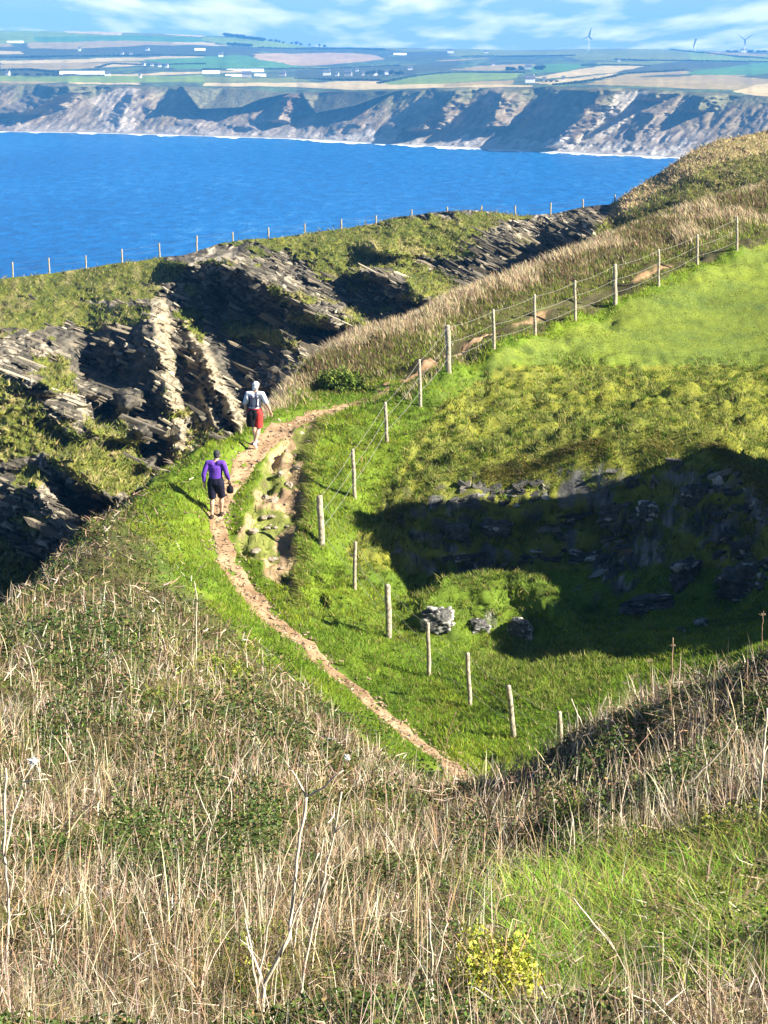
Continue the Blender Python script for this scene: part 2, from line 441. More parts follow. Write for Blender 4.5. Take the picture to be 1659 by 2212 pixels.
def a_color(x, y, z, slope=None):
    """albedo of the bare ground under the plants"""
    px, py = project(x, y, z)
    dp, dfp, dF = a_masks(x, y)
    n1 = fbm(x * 0.7, y * 0.7, z * 0.9, oct=4, seed=31); n2 = fbm(x * 3.1, y * 3.1, z * 3.6, oct=3, seed=37)
    green = np.stack([0.115 + 0.035 * n1, 0.175 + 0.04 * n1, 0.018 + 0 * n1], -1)
    dry = np.stack([0.075 + 0.02 * n1, 0.066 + 0.02 * n1, 0.03 + 0.01 * n1], -1)
    # green everywhere on the field side and along the path
    g = np.where(dF > -0.4, 1.0, 0.0)
    g = np.maximum(g, 1 - sstep(1.3, 3.0, dp + 0.6 * n1))
    mid_ = inpoly(x, y, [(q[0], q[1]) for q in path_w[1:]] + [(q[0], q[1]) for q in fence_w[::-1][8:]])
    g = np.where(mid_, 1.0, g)
    g = np.where(y < 41, np.where(px > 1000, 0.15, g * 0.6), g)
    g = np.clip(g + 0.25 * n2, 0, 1)
    c = dry * (1 - g[..., None]) + green * g[..., None]
    c = c * (1 + 0.22 * n2[..., None])
    fld = sstep(860, 760, py + 60 * n1) * (dF > 0.3)
    c = c * (1 - fld[..., None]) + np.stack([0.145 + .04 * n1 + .03 * n2, 0.19 + .04 * n1 + .03 * n2, 0.032 + 0 * n1], -1) * fld[..., None]
    # mossy moor texture on the mound: more olive
    mnd = (dF > 0.6) & (py > 790) & (py < 1230)
    ol = np.stack([0.17 + 0.06 * n2, 0.18 + 0.055 * n2, 0.03 + 0 * n2], -1)
    c = np.where(mnd[..., None], ol, c)
    # earth
    soil = np.stack([0.36 + 0.07 * n2, 0.24 + 0.055 * n2, 0.13 + 0.04 * n2], -1)
    b = sstep(0.0, 0.12, bare_amt(x, y))
    soil2 = np.stack([0.32 + 0.10 * n1 + 0.09 * n2, 0.225 + 0.075 * n1 + 0.075 * n2, 0.13 + 0.045 * n1 + 0.04 * n2], -1)
    b2 = b * np.where(vnoise(x * 1.3, y * 1.1, seed=61) + 0.35 * n2 > -0.25, 1.0, 0.25)
    c = c * (1 - b2[..., None]) + np.maximum(soil2, 0.05) * b2[..., None]
    ph = 1 - sstep(0.08, 0.20, dfp + 0.10 * n2)
    ph = ph * np.where(vnoise(x * 0.6, y * 0.35, seed=71) > 0.0, 1, 0.0)
    c = c * (1 - ph[..., None]) + soil * ph[..., None]
    if slope is not None:
        # rock shows where the scarp is steep
        rk = sstep(1.35, 1.8, slope + 0.9 * n1 + 0.3 * n2) * ((dF > 0.5) & (py > 1015) & (y > 45) & (y < 58.6) & ~((px > 1075) & (y < 53.8)))
        rock = np.stack([0.12 + 0.08 * n2, 0.118 + 0.075 * n2, 0.11 + 0.07 * n2], -1)
        pale = (n2 + 0.6 * n1 > 0.8)
        rock = np.where(pale[..., None], np.array([0.34, 0.33, 0.30]), rock)
        org = inpoly(px + 30 * n2, py + 30 * n1, [(1225,1075),(1270,1090),(1300,1130),(1350,1190),(1400,1215),(1330,1225),(1260,1180)])
        rock = np.where((org & (n1 > -0.3))[..., None], np.array([0.30, 0.17, 0.08]), rock)
        c = c * (1 - rk[..., None]) + np.maximum(rock, 0.04) * rk[..., None]
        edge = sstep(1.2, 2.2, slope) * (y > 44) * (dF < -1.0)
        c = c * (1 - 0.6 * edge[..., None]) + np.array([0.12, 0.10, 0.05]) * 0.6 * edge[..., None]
    return np.clip(c, 0.004, 1)

gx = np.gradient(ZZ, axis=1) / np.gradient(XX, axis=1)
gy = np.gradient(ZZ, axis=0) / np.gradient(YY, axis=0)
SL = np.hypot(gx, gy)
# rock ledges on the steep scarps: push the surface in and out along strata
_pxA, _pyA = project(XX, YY, ZZ)
rockA = sstep(0.8, 1.4, SL) * ((YY > 50.5) & (YY < 58.3)) * sstep(1050, 1090, _pyA)
ns = fbm(XX * 1.3, YY * 1.3, ZZ * 3.5, oct=4, seed=83)
YYd = YY - rockA * 0.35 * ns; ZZd = ZZ + rockA * 0.10 * np.sin(ZZ * 14 + XX * 3)
colA = a_color(XX.ravel(), YY.ravel(), ZZ.ravel(), SL.ravel())
m_ground = col_mat('turf_and_soil', nscale=9.0, nvar=0.28, bump=0.6, bscale=7.0, bdist=0.08)
VA = np.stack([XX, YYd, ZZd], -1).reshape(-1, 3)
ground = mesh_np('ground', VA, [grid_faces(*XX.shape)], m_ground, cols=colA)
tag(ground, kind='structure')

# ------------------------------------------------------------------ footpath, a draped sheet
def ribbon(pts, wfun, name, mat, lift=0.02, step=0.18, across=9):
    P = polydens([np.array([p[0], p[1]]) for p in pts], step)
    for _ in range(6):
        P[1:-1] = (P[:-2] + 2 * P[1:-1] + P[2:]) / 4
    T = np.gradient(P, axis=0); T /= np.linalg.norm(T, axis=1)[:, None]
    Nn = np.stack([T[:, 1], -T[:, 0]], 1)
    s = np.linspace(-1, 1, across)
    k = np.arange(len(P))
    wl = np.array([wfun(i / len(P)) for i in k])
    off = np.clip(s[None, :], -1, 1) * wl[:, None]
    jit = 1 + 0.28 * vnoise(k * 0.16, k * 0 + 1.0, seed=2)[:, None] * (s < 0)[None] + 0.28 * vnoise(k * 0.16, k * 0 + 9.0, seed=4)[:, None] * (s > 0)[None] + 0.16 * vnoise(k * 0.7, k * 0 + 5.0, seed=8)[:, None]
    off = off * jit + 0.10 * fbm(k * 0.33, k * 0, oct=3, seed=6)[:, None]
    X = P[:, :1] + Nn[:, :1] * off; Y = P[:, 1:] + Nn[:, 1:] * off
    Z = zA(X, Y) + lift - 0.07 * (np.abs(s)[None] > 0.99)
    n = fbm(X * 4, Y * 4, oct=3, seed=91)
    n1 = fbm(X * 0.8, Y * 0.8, oct=2, seed=95)
    n3 = sstep(.1, .6, fbm(X * 1.3, Y * 1.3, oct=3, seed=97)) * 0.3
    c = (np.stack([0.36 + 0.09 * n + 0.05 * n1, 0.235 + 0.065 * n + 0.04 * n1, 0.135 + 0.045 * n + 0.025 * n1], -1) * (1 - n3[..., None])).reshape(-1, 3)
    Z = Z - 0.015 * np.exp(-(s[None] / .35) ** 2) + 0.012 * n
    return mesh_np(name, np.stack([X, Y, Z], -1).reshape(-1, 3), [grid_faces(*X.shape)], mat, cols=np.clip(c, 0.02, 1))
m_path = col_mat('trodden_earth', nscale=14.0, nvar=0.22, bump=0.5, bscale=18, bdist=0.04)
def path_half(t):
    return 0.27 + 0.03 * math.sin(t * 19) + 0.20 * float(sstep(0.55, 0.65, t)) - 0.22 * float(sstep(0.78, 0.86, t)) - 0.12 * float(sstep(0.88, 1.0, t))
path = ribbon(np.concatenate([path_w, far_path_w[1:5]]), path_half, 'path', m_path)
tag(path, kind='structure')
# ------------------------------------------------------------------ far side of the inlet: rock, ledges, turf
def lerp_curve(pts, x):
    a = np.array(pts, float); return np.interp(x, a[:, 0], a[:, 1])
CREST = [(-500,690),(-200,632),(0,600),(90,592),(170,580),(260,568),(345,555),(400,549),(480,523),(580,515),(660,504),(740,494),(815,481),(860,468),(920,460),(1040,456),(1115,464),(1190,462),(1260,447),(1320,441),(1345,425),(1420,376),(1480,336),(1540,306),(1659,281),(1800,262),(2100,250)]
BOT = [(-500,1900),(-200,1660),(0,1480),(100,1400),(200,1290),(330,1140),(450,1060),(560,1010),(620,960),(700,860),(850,790),(1000,730),(1160,670),(1300,610),(1420,560),(1659,480),(2100,440)]
DP = [  # px, py, depth
 # crest
 (-500,690,170),(-200,632,175),(0,600,180),(170,580,182),(345,555,184),(480,523,187),(660,504,190),(815,481,192),(920,460,194),(1115,464,196),(1260,447,198),(1320,441,200),
 (1420,376,196),(1540,306,196),(1659,281,198),(1850,262,200),(2100,250,200),
 # turf and ledges under the crest
 (0,640,165),(120,620,170),(250,610,166),(350,590,168),(400,575,170),(0,680,150),(120,665,152),(240,660,150),(330,632,154),(480,560,172),(560,545,176),(700,530,178),(850,510,180),(980,490,184),(1100,490,182),
 (-300,760,150),(-300,900,112),(-300,1200,84),(-300,1500,66),
 # little flat ledge above the dark face
 (150,705,141),(230,702,140.5),(285,690,141),(320,680,141),(215,690,145),(300,672,146),
 # dark face below it
 (125,715,138),(160,735,135.5),(235,735,134),(300,735,133),(180,800,131.5),(250,820,129),(300,800,129),(330,760,129),(230,880,127),(290,900,123.5),(330,880,122),(310,980,121),(345,960,118.5),(340,1030,116),
 # slabs in front, left
 (0,700,134),(60,705,137),(100,740,127),(0,760,118),(60,780,119),(110,790,121),(150,800,119),(0,850,106),(80,850,109),(150,840,112),(220,850,113.5),(0,950,97),(100,950,99.5),(200,930,102),(270,880,112),(300,930,107.5),(322,1010,101),
 (0,1050,91),(120,1050,92),(230,1030,95),(300,1060,97),(0,1150,85.5),(90,1150,86.5),(180,1120,89.5),(0,1240,80),(60,1230,81),(0,1340,72),(100,1300,76),(200,1230,82),
 # first rib and what is right of it
 (340,655,150),(352,700,142),(352,760,128),(362,850,121),(378,940,116),(400,1000,112),(450,960,112),(420,920,118),(392,850,126),(390,780,135),(400,720,146),(410,650,153),
 # second rib
 (450,770,135),(500,880,124),(525,930,118),(520,800,137),(545,900,126),(560,850,131),
 # cave and strata slope right of it
 (470,590,165),(480,660,156),(560,650,154),(620,700,150),(560,740,147),(640,770,141),(600,830,133),(560,600,163),(620,630,160),(700,680,152),(680,740,146),(750,620,164),(850,600,166),(900,640,159),(800,700,152),
 (950,560,172),(1050,520,176),(1100,550,170),(1000,610,166),(1150,520,176),(1100,600,163),
 # shaded notch and the hill on the right
 (1185,480,190),(1190,530,178),(1240,510,172),(1290,475,172),(1310,500,160),(1350,450,170),(1420,440,158),(1500,380,168),(1659,340,176),(1659,400,150),(1500,470,140),(1300,560,148),(1180,600,158),(1850,330,170),(2100,330,160),
]
DP = np.array(DP, float)
rbfB = RBF(DP[:, :2] / 100.0, np.log(DP[:, 2]), c=0.06)
px = np.concatenate([np.linspace(-480, -20, 60), np.linspace(-12, 1680, 620), np.linspace(1700, 2080, 40)])
t = np.linspace(0, 1, 400) ** 1.15
PX, T = np.meshgrid(px, t, indexing='ij')
PX = PX.T; T = T.T                                   # rows from crest downwards
crest_c = lerp_curve(CREST, PX) + 2.0 * fbm(PX / 60, PX * 0, oct=3, seed=3)
PY = crest_c + T * (lerp_curve(BOT, PX) - crest_c)
Q = np.stack([PX.ravel() / 100, PY.ravel() / 100], 1)
D = np.exp(rbfB(Q)).reshape(PX.shape)

def fin(ridge, wl, wr, A, y0, y1, fade=20):
    """a rib of rock: the face left of the ridge line turns away from the sun, the face right of it drops back quickly"""
    r = np.array(ridge, float)
    pr = np.interp(PY, r[:, 1], r[:, 0])
    d = PX - pr + 6 * fbm(PX / 40, PY / 30, oct=3, seed=int(A * 7)) + 9 * fbm(PX / 14, PY / 11, oct=3, seed=int(A * 9)) * (wr > 20)
    k = np.where(d < 0, np.clip(1 + d / wl, 0, 1), np.clip(1 - d / wr, 0, 1))
    win = sstep(y0 - fade, y0 + 4, PY) * (1 - sstep(y1 - 4, y1 + fade, PY))
    return -1.7 * A * k * win
D = D + fin([(335,650),(350,760),(368,850),(388,960)], 150, 26, 6.0, 655, 990)
D = D + fin([(398,690),(440,775),(492,870),(535,940)], 50, 24, 4.6, 690, 960)
D = D + fin([(430,840),(470,920),(490,960)], 36, 14, 2.0, 850, 960, 10)
D = D + fin([(500,570),(640,640),(740,700),(760,760)], 150, 70, 11.0, 560, 700, 14)
D = D + fin([(600,700),(660,760),(640,830)], 130, 60, 8.0, 715, 840, 14)
D = D + fin([(700,600),(760,690),(800,700)], 40, 40, 3.5, 650, 720, 10)
D = D + fin([(820,590),(880,610),(930,660)], 90, 70, 8.0, 585, 650, 12)
D = D + fin([(790,510),(840,560)], 60, 60, 4.0, 520, 548, 10)
D = D + fin([(375,545),(395,590)], 40, 40, 4.0, 560, 578, 6)
D = D + fin([(1260,450),(1290,490),(1300,530)], 110, 40, 14.0, 468, 540, 8)
D = D + fin([(300,860),(316,930),(330,1010)], 120, 16, 2.2, 850, 1000)
D = D + fin([(150,1000),(250,1080)], 90, 40, 4.5, 985, 1080, 12)
D = D + fin([(60,1020),(100,1090),(190,1190)], 130, 50, 6.0, 1040, 1190, 14)
D = D + fin([(60,800),(110,850)], 70, 30, 4.0, 810, 850, 10)
D = D + fin([(150,900),(300,960)], 120, 30, 2.4, 870, 950, 10)

# rock strata: thin beds dipping to the right; grass keeps them soft
GRASS = [[(-500,560),(345,540),(380,600),(330,640),(180,650),(60,640),(-500,700)],[(-500,640),(60,645),(200,660),(330,655),(325,690),(250,708),(120,706),(-500,720)],
         [(480,520),(1120,450),(1120,470),(1060,500),(1020,560),(900,560),(760,590),(700,575),(600,540)],[(-500,880),(0,800),(60,880),(150,960),(220,1000),(330,1010),(300,1070),(160,1010),(60,950),(-500,1000)],
         [(-500,1240),(0,1150),(80,1230),(60,1300),(-500,1700)],[(1290,500),(1330,430),(1420,370),(1540,300),(2100,240),(2100,460),(1400,560),(1280,560)],
         [(860,560),(1000,600),(960,640),(880,650)],[(395,665),(440,690),(430,740),(400,720)],[(70,760),(150,780),(170,850),(110,850)],[(-300,820),(40,830),(120,900),(230,985),(320,1015),(290,1075),(200,1060),(90,990),(-300,1010)],[(180,900),(300,960),(320,1010),(240,1000)],[(640,660),(700,690),(690,730),(620,700)],[(470,690),(600,705),(640,760),(560,745),(480,720)]]
gm = np.zeros(PX.shape)
_lv = fbm(PX / 70, PY / 26, oct=4, seed=44); mv_ = np.maximum(inpoly(PX, PY, [(110,715),(330,640),(345,800),(375,1000),(330,1010),(240,860),(150,800)]), inpoly(PX, PY, [(450,570),(540,580),(640,690),(600,860),(500,860),(430,690)])).astype(float)
jx = 14 * fbm(PX / 26, PY / 16, oct=3, seed=41); jy = 10 * fbm(PX / 22, PY / 14, oct=3, seed=43)
for g in GRASS: gm = np.maximum(gm, inpoly(PX + jx, PY + jy, g).astype(float))
gm = np.maximum(gm, ((_lv > .52) & (mv_ < .5) & (PX < 1150) & (PX > -400)).astype(float) * (1 - .0))
P3 = W(PX, PY, D)
dip = np.where(PX < 340, 0.42, 0.52)
su = P3[..., 2] + dip * P3[..., 0] + 0.05 * P3[..., 1] + 0.55 * fbm(P3[..., 0] * 0.25, P3[..., 1] * 0.12, P3[..., 2] * 0.25, oct=3, seed=47)
bed = vnoise(su * 2.3, P3[..., 0] * 0.16, P3[..., 1] * 0.06, seed=53) + 0.7 * vnoise(su * 5.5, P3[..., 0] * 0.3, P3[..., 1] * 0.08, seed=59)
saw = 1.0 - np.mod(su * 0.85 + 0.3 * bed, 1.0)
SHADED_MASSIVE = [[(110,715),(330,640),(345,800),(375,1000),(330,1010),(240,860),(150,800)],[(380,720),(430,720),(520,940),(440,960),(400,900)],[(450,570),(520,580),(610,665),(560,690),(470,660)],[(430,700),(540,725),(560,850),(500,860)]]  # smoother massive faces; their shade is also painted into the rock colour
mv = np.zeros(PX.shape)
for g in SHADED_MASSIVE: mv = np.maximum(mv, inpoly(PX + 0.6 * jx, PY + 0.6 * jy, g).astype(float))
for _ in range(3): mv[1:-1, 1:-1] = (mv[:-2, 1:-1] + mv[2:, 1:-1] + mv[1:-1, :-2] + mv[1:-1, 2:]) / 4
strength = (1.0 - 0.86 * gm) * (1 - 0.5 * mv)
hill = (PX > 1280).astype(float)
sb_ = su * 1.55 + 0.35 * fbm(P3[..., 0] * 0.5, P3[..., 1] * 0.1, P3[..., 2] * 0.5, oct=3, seed=48)
fl, fr = np.floor(sb_), sb_ - np.floor(sb_)
strike = P3[..., 0] * 0.9 - P3[..., 2] * 0.4
jut = vnoise(fl * 7.31, strike * 0.45, seed=54) + 0.6 * vnoise(fl * 3.7, strike * 1.3, seed=55)
crack = np.exp(-((fr - 0.08) / 0.10) ** 2) * (0.6 + 0.6 * vnoise(fl * 5.1, strike * 0.8, seed=56))
sb2 = sb_ * 3.1; fl2 = np.floor(sb2); jut2 = vnoise(fl2 * 4.3, strike * 1.1, seed=57)
joint = np.exp(-(np.mod(strike * 0.55 + 0.7 * vnoise(fl * 2.3, strike * 0, seed=58), 1.0) / 0.07) ** 2)
D2 = D + strength * (1 - 0.8 * hill) * (1.25 * jut + 1.1 * crack + 0.55 * jut2 + 0.7 * joint + 1.35 * fr * sstep(540, 600, PX) + 0.8 * fr * sstep(330, 300, PX) + 0.35 * fbm(PX / 9, PY / 7, oct=3, seed=67)) * (D / 140.0)
bed = 0.6 * jut + 0.5 * jut2 + 0.25 * bed
D2 = D2 + gm * (0.9 * fbm(PX / 16, PY / 9, oct=4, seed=71)) + hill * 2.0 * fbm(PX / 40, PY / 16, oct=4, seed=73)
P3 = W(PX, PY, D2)
# back of the ridge falls away to the sea behind
back = []
p0 = P3[0].copy()
for dy, dz in ((3, -0.6), (9, -4), (20, -16), (45, -50), (70, -95)):
    q = p0.copy(); q[:, 1] += dy; q[:, 2] += dz; q[:, 0] *= q[:, 1] / (q[:, 1] - dy); back.append(q)
bot = P3[-1].copy(); bot[:, 2] -= 60
full = np.concatenate([np.stack(back[::-1]), P3, bot[None]], 0)
nb = len(back)
n1 = fbm(PX / 30, PY / 20, oct=4, seed=101); n2 = fbm(PX / 6, PY / 5, oct=3, seed=103)
bn = np.clip(0.5 + 0.5 * bed, 0, 1) * (1 - 0.5 * mv)  # bed tones lowered on those faces as painted shade
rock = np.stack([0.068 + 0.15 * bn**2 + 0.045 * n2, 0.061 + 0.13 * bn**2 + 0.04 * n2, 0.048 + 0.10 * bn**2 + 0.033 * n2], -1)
pale = sstep(0.25, 0.8, n1 + 0.35 * n2 + 0.5 * bed) * 0.8 * (1 - 0.85 * mv)  # pale stone held back there too, deepening the painted shade
rock = rock * (1 - pale[..., None]) + np.array([0.44, 0.39, 0.30]) * pale[..., None]
def near_line(pts, w):
    d, _, _ = polydist(PX, PY, pts); return 1 - sstep(w * 0.5, w, d + 6 * n2)
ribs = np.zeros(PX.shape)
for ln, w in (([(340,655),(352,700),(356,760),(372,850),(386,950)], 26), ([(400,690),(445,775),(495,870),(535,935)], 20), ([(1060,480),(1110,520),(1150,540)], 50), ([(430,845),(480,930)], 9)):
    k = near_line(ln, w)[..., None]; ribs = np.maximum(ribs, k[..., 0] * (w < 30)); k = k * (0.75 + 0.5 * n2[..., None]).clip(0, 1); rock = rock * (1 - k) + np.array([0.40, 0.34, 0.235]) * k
grass = np.stack([0.150 + 0.05 * n1 + 0.05 * n2, 0.165 + 0.045 * n1 + 0.04 * n2, 0.030 + 0.01 * n1], -1)
straw = np.array([0.30, 0.24, 0.12])
kd = (sstep(0.1, 0.8, n1) * 0.6)[..., None]
grass = grass * (1 - kd) + straw * kd
brown = np.stack([0.17 + 0.06 * n2, 0.135 + 0.05 * n2, 0.05 + 0.02 * n2], -1)
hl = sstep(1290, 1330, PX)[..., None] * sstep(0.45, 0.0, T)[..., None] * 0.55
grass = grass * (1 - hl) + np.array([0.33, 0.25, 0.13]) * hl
sp = near_line([(200,703),(240,706),(270,707)], 7)[..., None]
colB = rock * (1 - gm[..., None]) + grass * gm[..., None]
colB = colB * (1 - sp) + np.array([0.55, 0.36, 0.16]) * sp
colB = np.clip(colB, 0.02, 1)
cfull = np.concatenate([np.repeat(colB[:1] * 0 + np.array([0.14, 0.14, 0.04]), nb, 0), colB, colB[-1:]], 0)
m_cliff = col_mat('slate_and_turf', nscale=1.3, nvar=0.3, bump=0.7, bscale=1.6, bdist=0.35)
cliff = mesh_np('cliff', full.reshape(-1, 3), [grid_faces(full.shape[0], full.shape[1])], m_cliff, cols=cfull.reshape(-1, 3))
tag(cliff, kind='structure')
B_PX, B_PY, B_P3, B_GM = PX, PY, P3, gm

# thin slates standing proud of the rock faces
nr_, nc_ = PX.shape
ri = rng.integers(3, nr_ - 3, 26000); ci = rng.integers(0, nc_, 26000)
k = (gm[ri, ci] < .3) & (PX[ri, ci] > -80) & (PX[ri, ci] < 1300) & (T[ri, ci] > .07) & ((ribs[ri, ci] < .25) | (rng.random(26000) < .4)) & (rng.random(26000) < np.where(mv[ri, ci] > .5, .16, .42))
ri, ci = ri[k], ci[k]; n_ = len(ri); P_ = P3[ri, ci]; pxs_ = PX[ri, ci]
dp_ = np.where(pxs_ < 340, 0.42, np.where(pxs_ < 540, .62, .52)) + rng.normal(0, .07, n_)
def plates(P_, dp_, Lx, Ly, Lz, cs_, name, mat, label):
    n_ = len(P_)
    ax = np.stack([np.ones(n_), rng.normal(.1, .22, n_), -dp_], 1); ax /= np.linalg.norm(ax, axis=1)[:, None]
    up_ = np.stack([dp_, rng.normal(-.12, .10, n_), np.ones(n_)], 1); up_ -= ax * (ax * up_).sum(1)[:, None]; up_ /= np.linalg.norm(up_, axis=1)[:, None]
    dn = np.cross(ax, up_); cor = []
    for sx_ in (-1, 1):
        for sy_ in (-1, 1):
            for sz_ in (-1, 1):
                cor.append(P_ + ax * (Lx / 2 * sx_ * rng.uniform(.5, 1.1, n_))[:, None] + dn * (Ly / 2 * sy_ * rng.uniform(.6, 1.1, n_))[:, None] + up_ * (Lz / 2 * sz_ * rng.uniform(.4, 1.2, n_))[:, None])
    Vs = np.stack(cor, 1).reshape(-1, 3)
    fq = np.array([(0, 1, 3, 2), (4, 6, 7, 5), (0, 4, 5, 1), (2, 3, 7, 6), (0, 2, 6, 4), (1, 5, 7, 3)])
    Fs = (np.arange(n_)[:, None, None] * 8 + fq[None]).reshape(-1, 4)
    o = mesh_np(name, Vs, [Fs], mat, cols=np.repeat(np.clip(cs_, .02, .6), 8, 0), smooth=False)
    tag(o, kind='stuff', label=label, cat='rock ledges'); return o
sc_ = D[ri, ci] / 140.0
big_ = np.where((rng.random(n_) < .16) & (T[ri, ci] > .22), 2.3, 1.0); Lx = np.minimum(rng.gamma(2.2, .36, n_), np.where(T[ri, ci] < .22, .9, 1.9)) * sc_ * big_ + .15; Ly = rng.uniform(.15, .55, n_) * sc_; Lz = rng.gamma(2.0, .045, n_) * sc_ * big_ + .025
base_c = np.array([.115, .102, .078]); h_ = rng.random(n_)
cs_ = np.where((h_ < .62)[:, None], base_c, np.where((h_ < .90)[:, None], np.array([.20, .168, .12]), np.array([.34, .30, .22])))
cs_ = np.where((ribs[ri, ci] > .25)[:, None], np.array([.38, .32, .22]), cs_) * (1 + .25 * rng.normal(size=(n_, 1)))
slates = plates(P_, dp_, Lx, Ly, Lz, cs_, 'slate_ledges', m_cliff, 'thin tilted slates jutting from the cliffs across the inlet')

# ------------------------------------------------------------------ sea
m, nt, out = new_mat('sea_water')
tc2 = N(nt, 'ShaderNodeTexCoord')
b = N(nt, 'ShaderNodeBsdfPrincipled', Roughness=0.32)
b.inputs['Specular IOR Level'].default_value = 0.05
mpw = N(nt, 'ShaderNodeMapping'); mpw.inputs['Scale'].default_value = (1.0, 0.42, 1.0); nt.links.new(tc2.outputs['Object'], mpw.inputs[0])
w1 = N(nt, 'ShaderNodeTexNoise', Scale=0.11, Detail=9.0, Roughness=0.7); nt.links.new(mpw.outputs[0], w1.inputs['Vector'])
w2 = N(nt, 'ShaderNodeTexNoise', Scale=0.004, Detail=4.0); nt.links.new(mpw.outputs[0], w2.inputs['Vector'])
rp = N(nt, 'ShaderNodeValToRGB')
rp.color_ramp.elements[0].position = 0.40; rp.color_ramp.elements[0].color = (0.0, 0.062, 0.215, 1)
rp.color_ramp.elements[1].position = 0.56; rp.color_ramp.elements[1].color = (0.0, 0.118, 0.36, 1)
e = rp.color_ramp.elements.new(0.68); e.color = (0.05, 0.20, 0.42, 1)
mw = N(nt, 'ShaderNodeMath', operation='MULTIPLY_ADD'); mw.inputs[1].default_value = 0.3
nt.links.new(w2.outputs['Fac'], mw.inputs[0])
mm = N(nt, 'ShaderNodeMath', operation='MULTIPLY'); mm.inputs[1].default_value = 0.75; nt.links.new(w1.outputs['Fac'], mm.inputs[0])
nt.links.new(mm.outputs[0], mw.inputs[2])
nt.links.new(mw.outputs[0], rp.inputs[0]); nt.links.new(rp.outputs[0], b.inputs['Base Color'])
bp = N(nt, 'ShaderNodeBump', Strength=0.7, Distance=3.0); nt.links.new(w1.outputs['Fac'], bp.inputs['Height']); nt.links.new(bp.outputs[0], b.inputs['Normal'])
nt.links.new(b.outputs[0], out.inputs[0])
m_sea = m
sx = np.array([-9000, -3000, 3000, 9000.0]); sy = np.array([-3000, 40, 3000, 12000.0])
SY, SX = np.meshgrid(sy, sx, indexing='ij')
sea = mesh_np('sea', np.stack([SX, SY, SX * 0 + SEA], -1).reshape(-1, 3), [grid_faces(4, 4)], m_sea)
tag(sea, kind='structure')

# ------------------------------------------------------------------ far coast: cliffs
WATER = [(-700,272),(0,285),(200,288),(420,294),(640,301),(830,312),(1000,320),(1150,327),(1300,335),(1440,341),(1659,352),(2400,385)]
TOPC = [(-700,172),(0,179),(150,181),(300,186),(450,188),(560,195),(640,203),(720,196),(850,193),(1000,189),(1200,188),(1400,192),(1500,198),(1659,209),(2400,235)]
px = np.linspace(-650, 2350, 1000); t = np.linspace(0, 1, 200)
PXc, Tc = np.meshgrid(px, t)
wat = lerp_curve(WATER, PXc); top = lerp_curve(TOPC, PXc) + 1.6 * fbm(PXc / 50, PXc * 0, oct=3, seed=5)
PYc = wat + Tc * (top - wat)
uw, vw = ray(PXc, wat)
Ywat = SEA / vw
def fin2(ridge, wl, wr, A, t0, t1):
    r = np.array(ridge, float)
    pr = np.interp(-PYc, -r[::-1, 1] if r[0, 1] < r[-1, 1] else -r[:, 1], r[::-1, 0] if r[0, 1] < r[-1, 1] else r[:, 0])
    d = PXc - pr + 9 * fbm(PXc / 30, PYc / 18, oct=4, seed=int(A))
    wl = wl * 0.62; wr = wr * 1.1
    k = np.where(d < 0, np.clip(1 + d / wl, 0, 1), np.clip(1 - d / wr, 0, 1))
    win = sstep(t0 - 6, t0 + 6, PYc) * (1 - sstep(t1 - 4, t1 + 8, PYc))
    return -1.1 * A * k * win
dep = Ywat + Tc * 30.0
rel = 0
rel = rel + fin2([(150,180),(140,200),(40,250)], 105, 60, 120, 182, 246)
rel = rel + fin2([(60,250),(30,275)], 60, 30, 60, 250, 282)
rel = rel + fin2([(300,190),(270,240),(250,285)], 40, 60, 40, 200, 285)
rel = rel + fin2([(420,190),(360,240),(330,290)], 90, 60, 55, 192, 290)
rel = rel + fin2([(400,255),(440,290)], 70, 40, 50, 262, 292)
rel = rel + fin2([(640,200),(610,240),(560,290)], 70, 50, 90, 205, 262)
rel = rel + fin2([(470,250),(570,285)], 80, 20, 50, 268, 292)
rel = rel + fin2([(770,265),(720,290)], 90, 40, 60, 262, 300)
rel = rel + fin2([(860,260),(830,312)], 40, 40, 60, 265, 310)
rel = rel + fin2([(990,190),(960,225),(900,285)], 95, 50, 120, 192, 282)
rel = rel + fin2([(1085,193),(1075,230),(1045,290)], 50, 55, 85, 196, 275)
rel = rel + fin2([(1290,190),(1240,250),(1170,322)], 165, 60, 185, 190, 320)
rel = rel + fin2([(1340,200),(1260,300)], 30, 60, 30, 210, 310)
rel = rel + fin2([(1440,195),(1400,215)], 60, 40, 70, 197, 214)
rel = rel + fin2([(1540,200),(1500,240)], 60, 40, 60, 205, 240)
rel = rel + fin2([(1420,240),(1360,320)], 60, 40, 45, 240, 320)
nb1 = fbm((PXc + 0.9 * PYc) / 46, PYc / 60, oct=5, seed=21); nb2 = fbm((PXc + 0.8 * PYc) / 12, PYc / 16, oct=4, seed=22)
mid = sstep(0.0, 0.08, Tc) * (1 - sstep(0.93, 1.0, Tc))
calm = np.maximum(inpoly(PXc, PYc, [(390,186),(640,198),(560,215),(520,232),(430,236)]), inpoly(PXc, PYc, [(650,200),(860,195),(760,230),(680,245)]))
dep = dep + (150 + np.maximum(rel, -148)) * Tc ** 0.75 * (1 - 0.35 * calm) + mid * (1 - 0.85 * calm) * (8 * nb1 + 4 * nb2)
Pc = W(PXc, PYc, dep)
PcB = Pc[:1].copy(); PcB[..., 2] = SEA - 6
Pc = np.concatenate([PcB, Pc], 0)
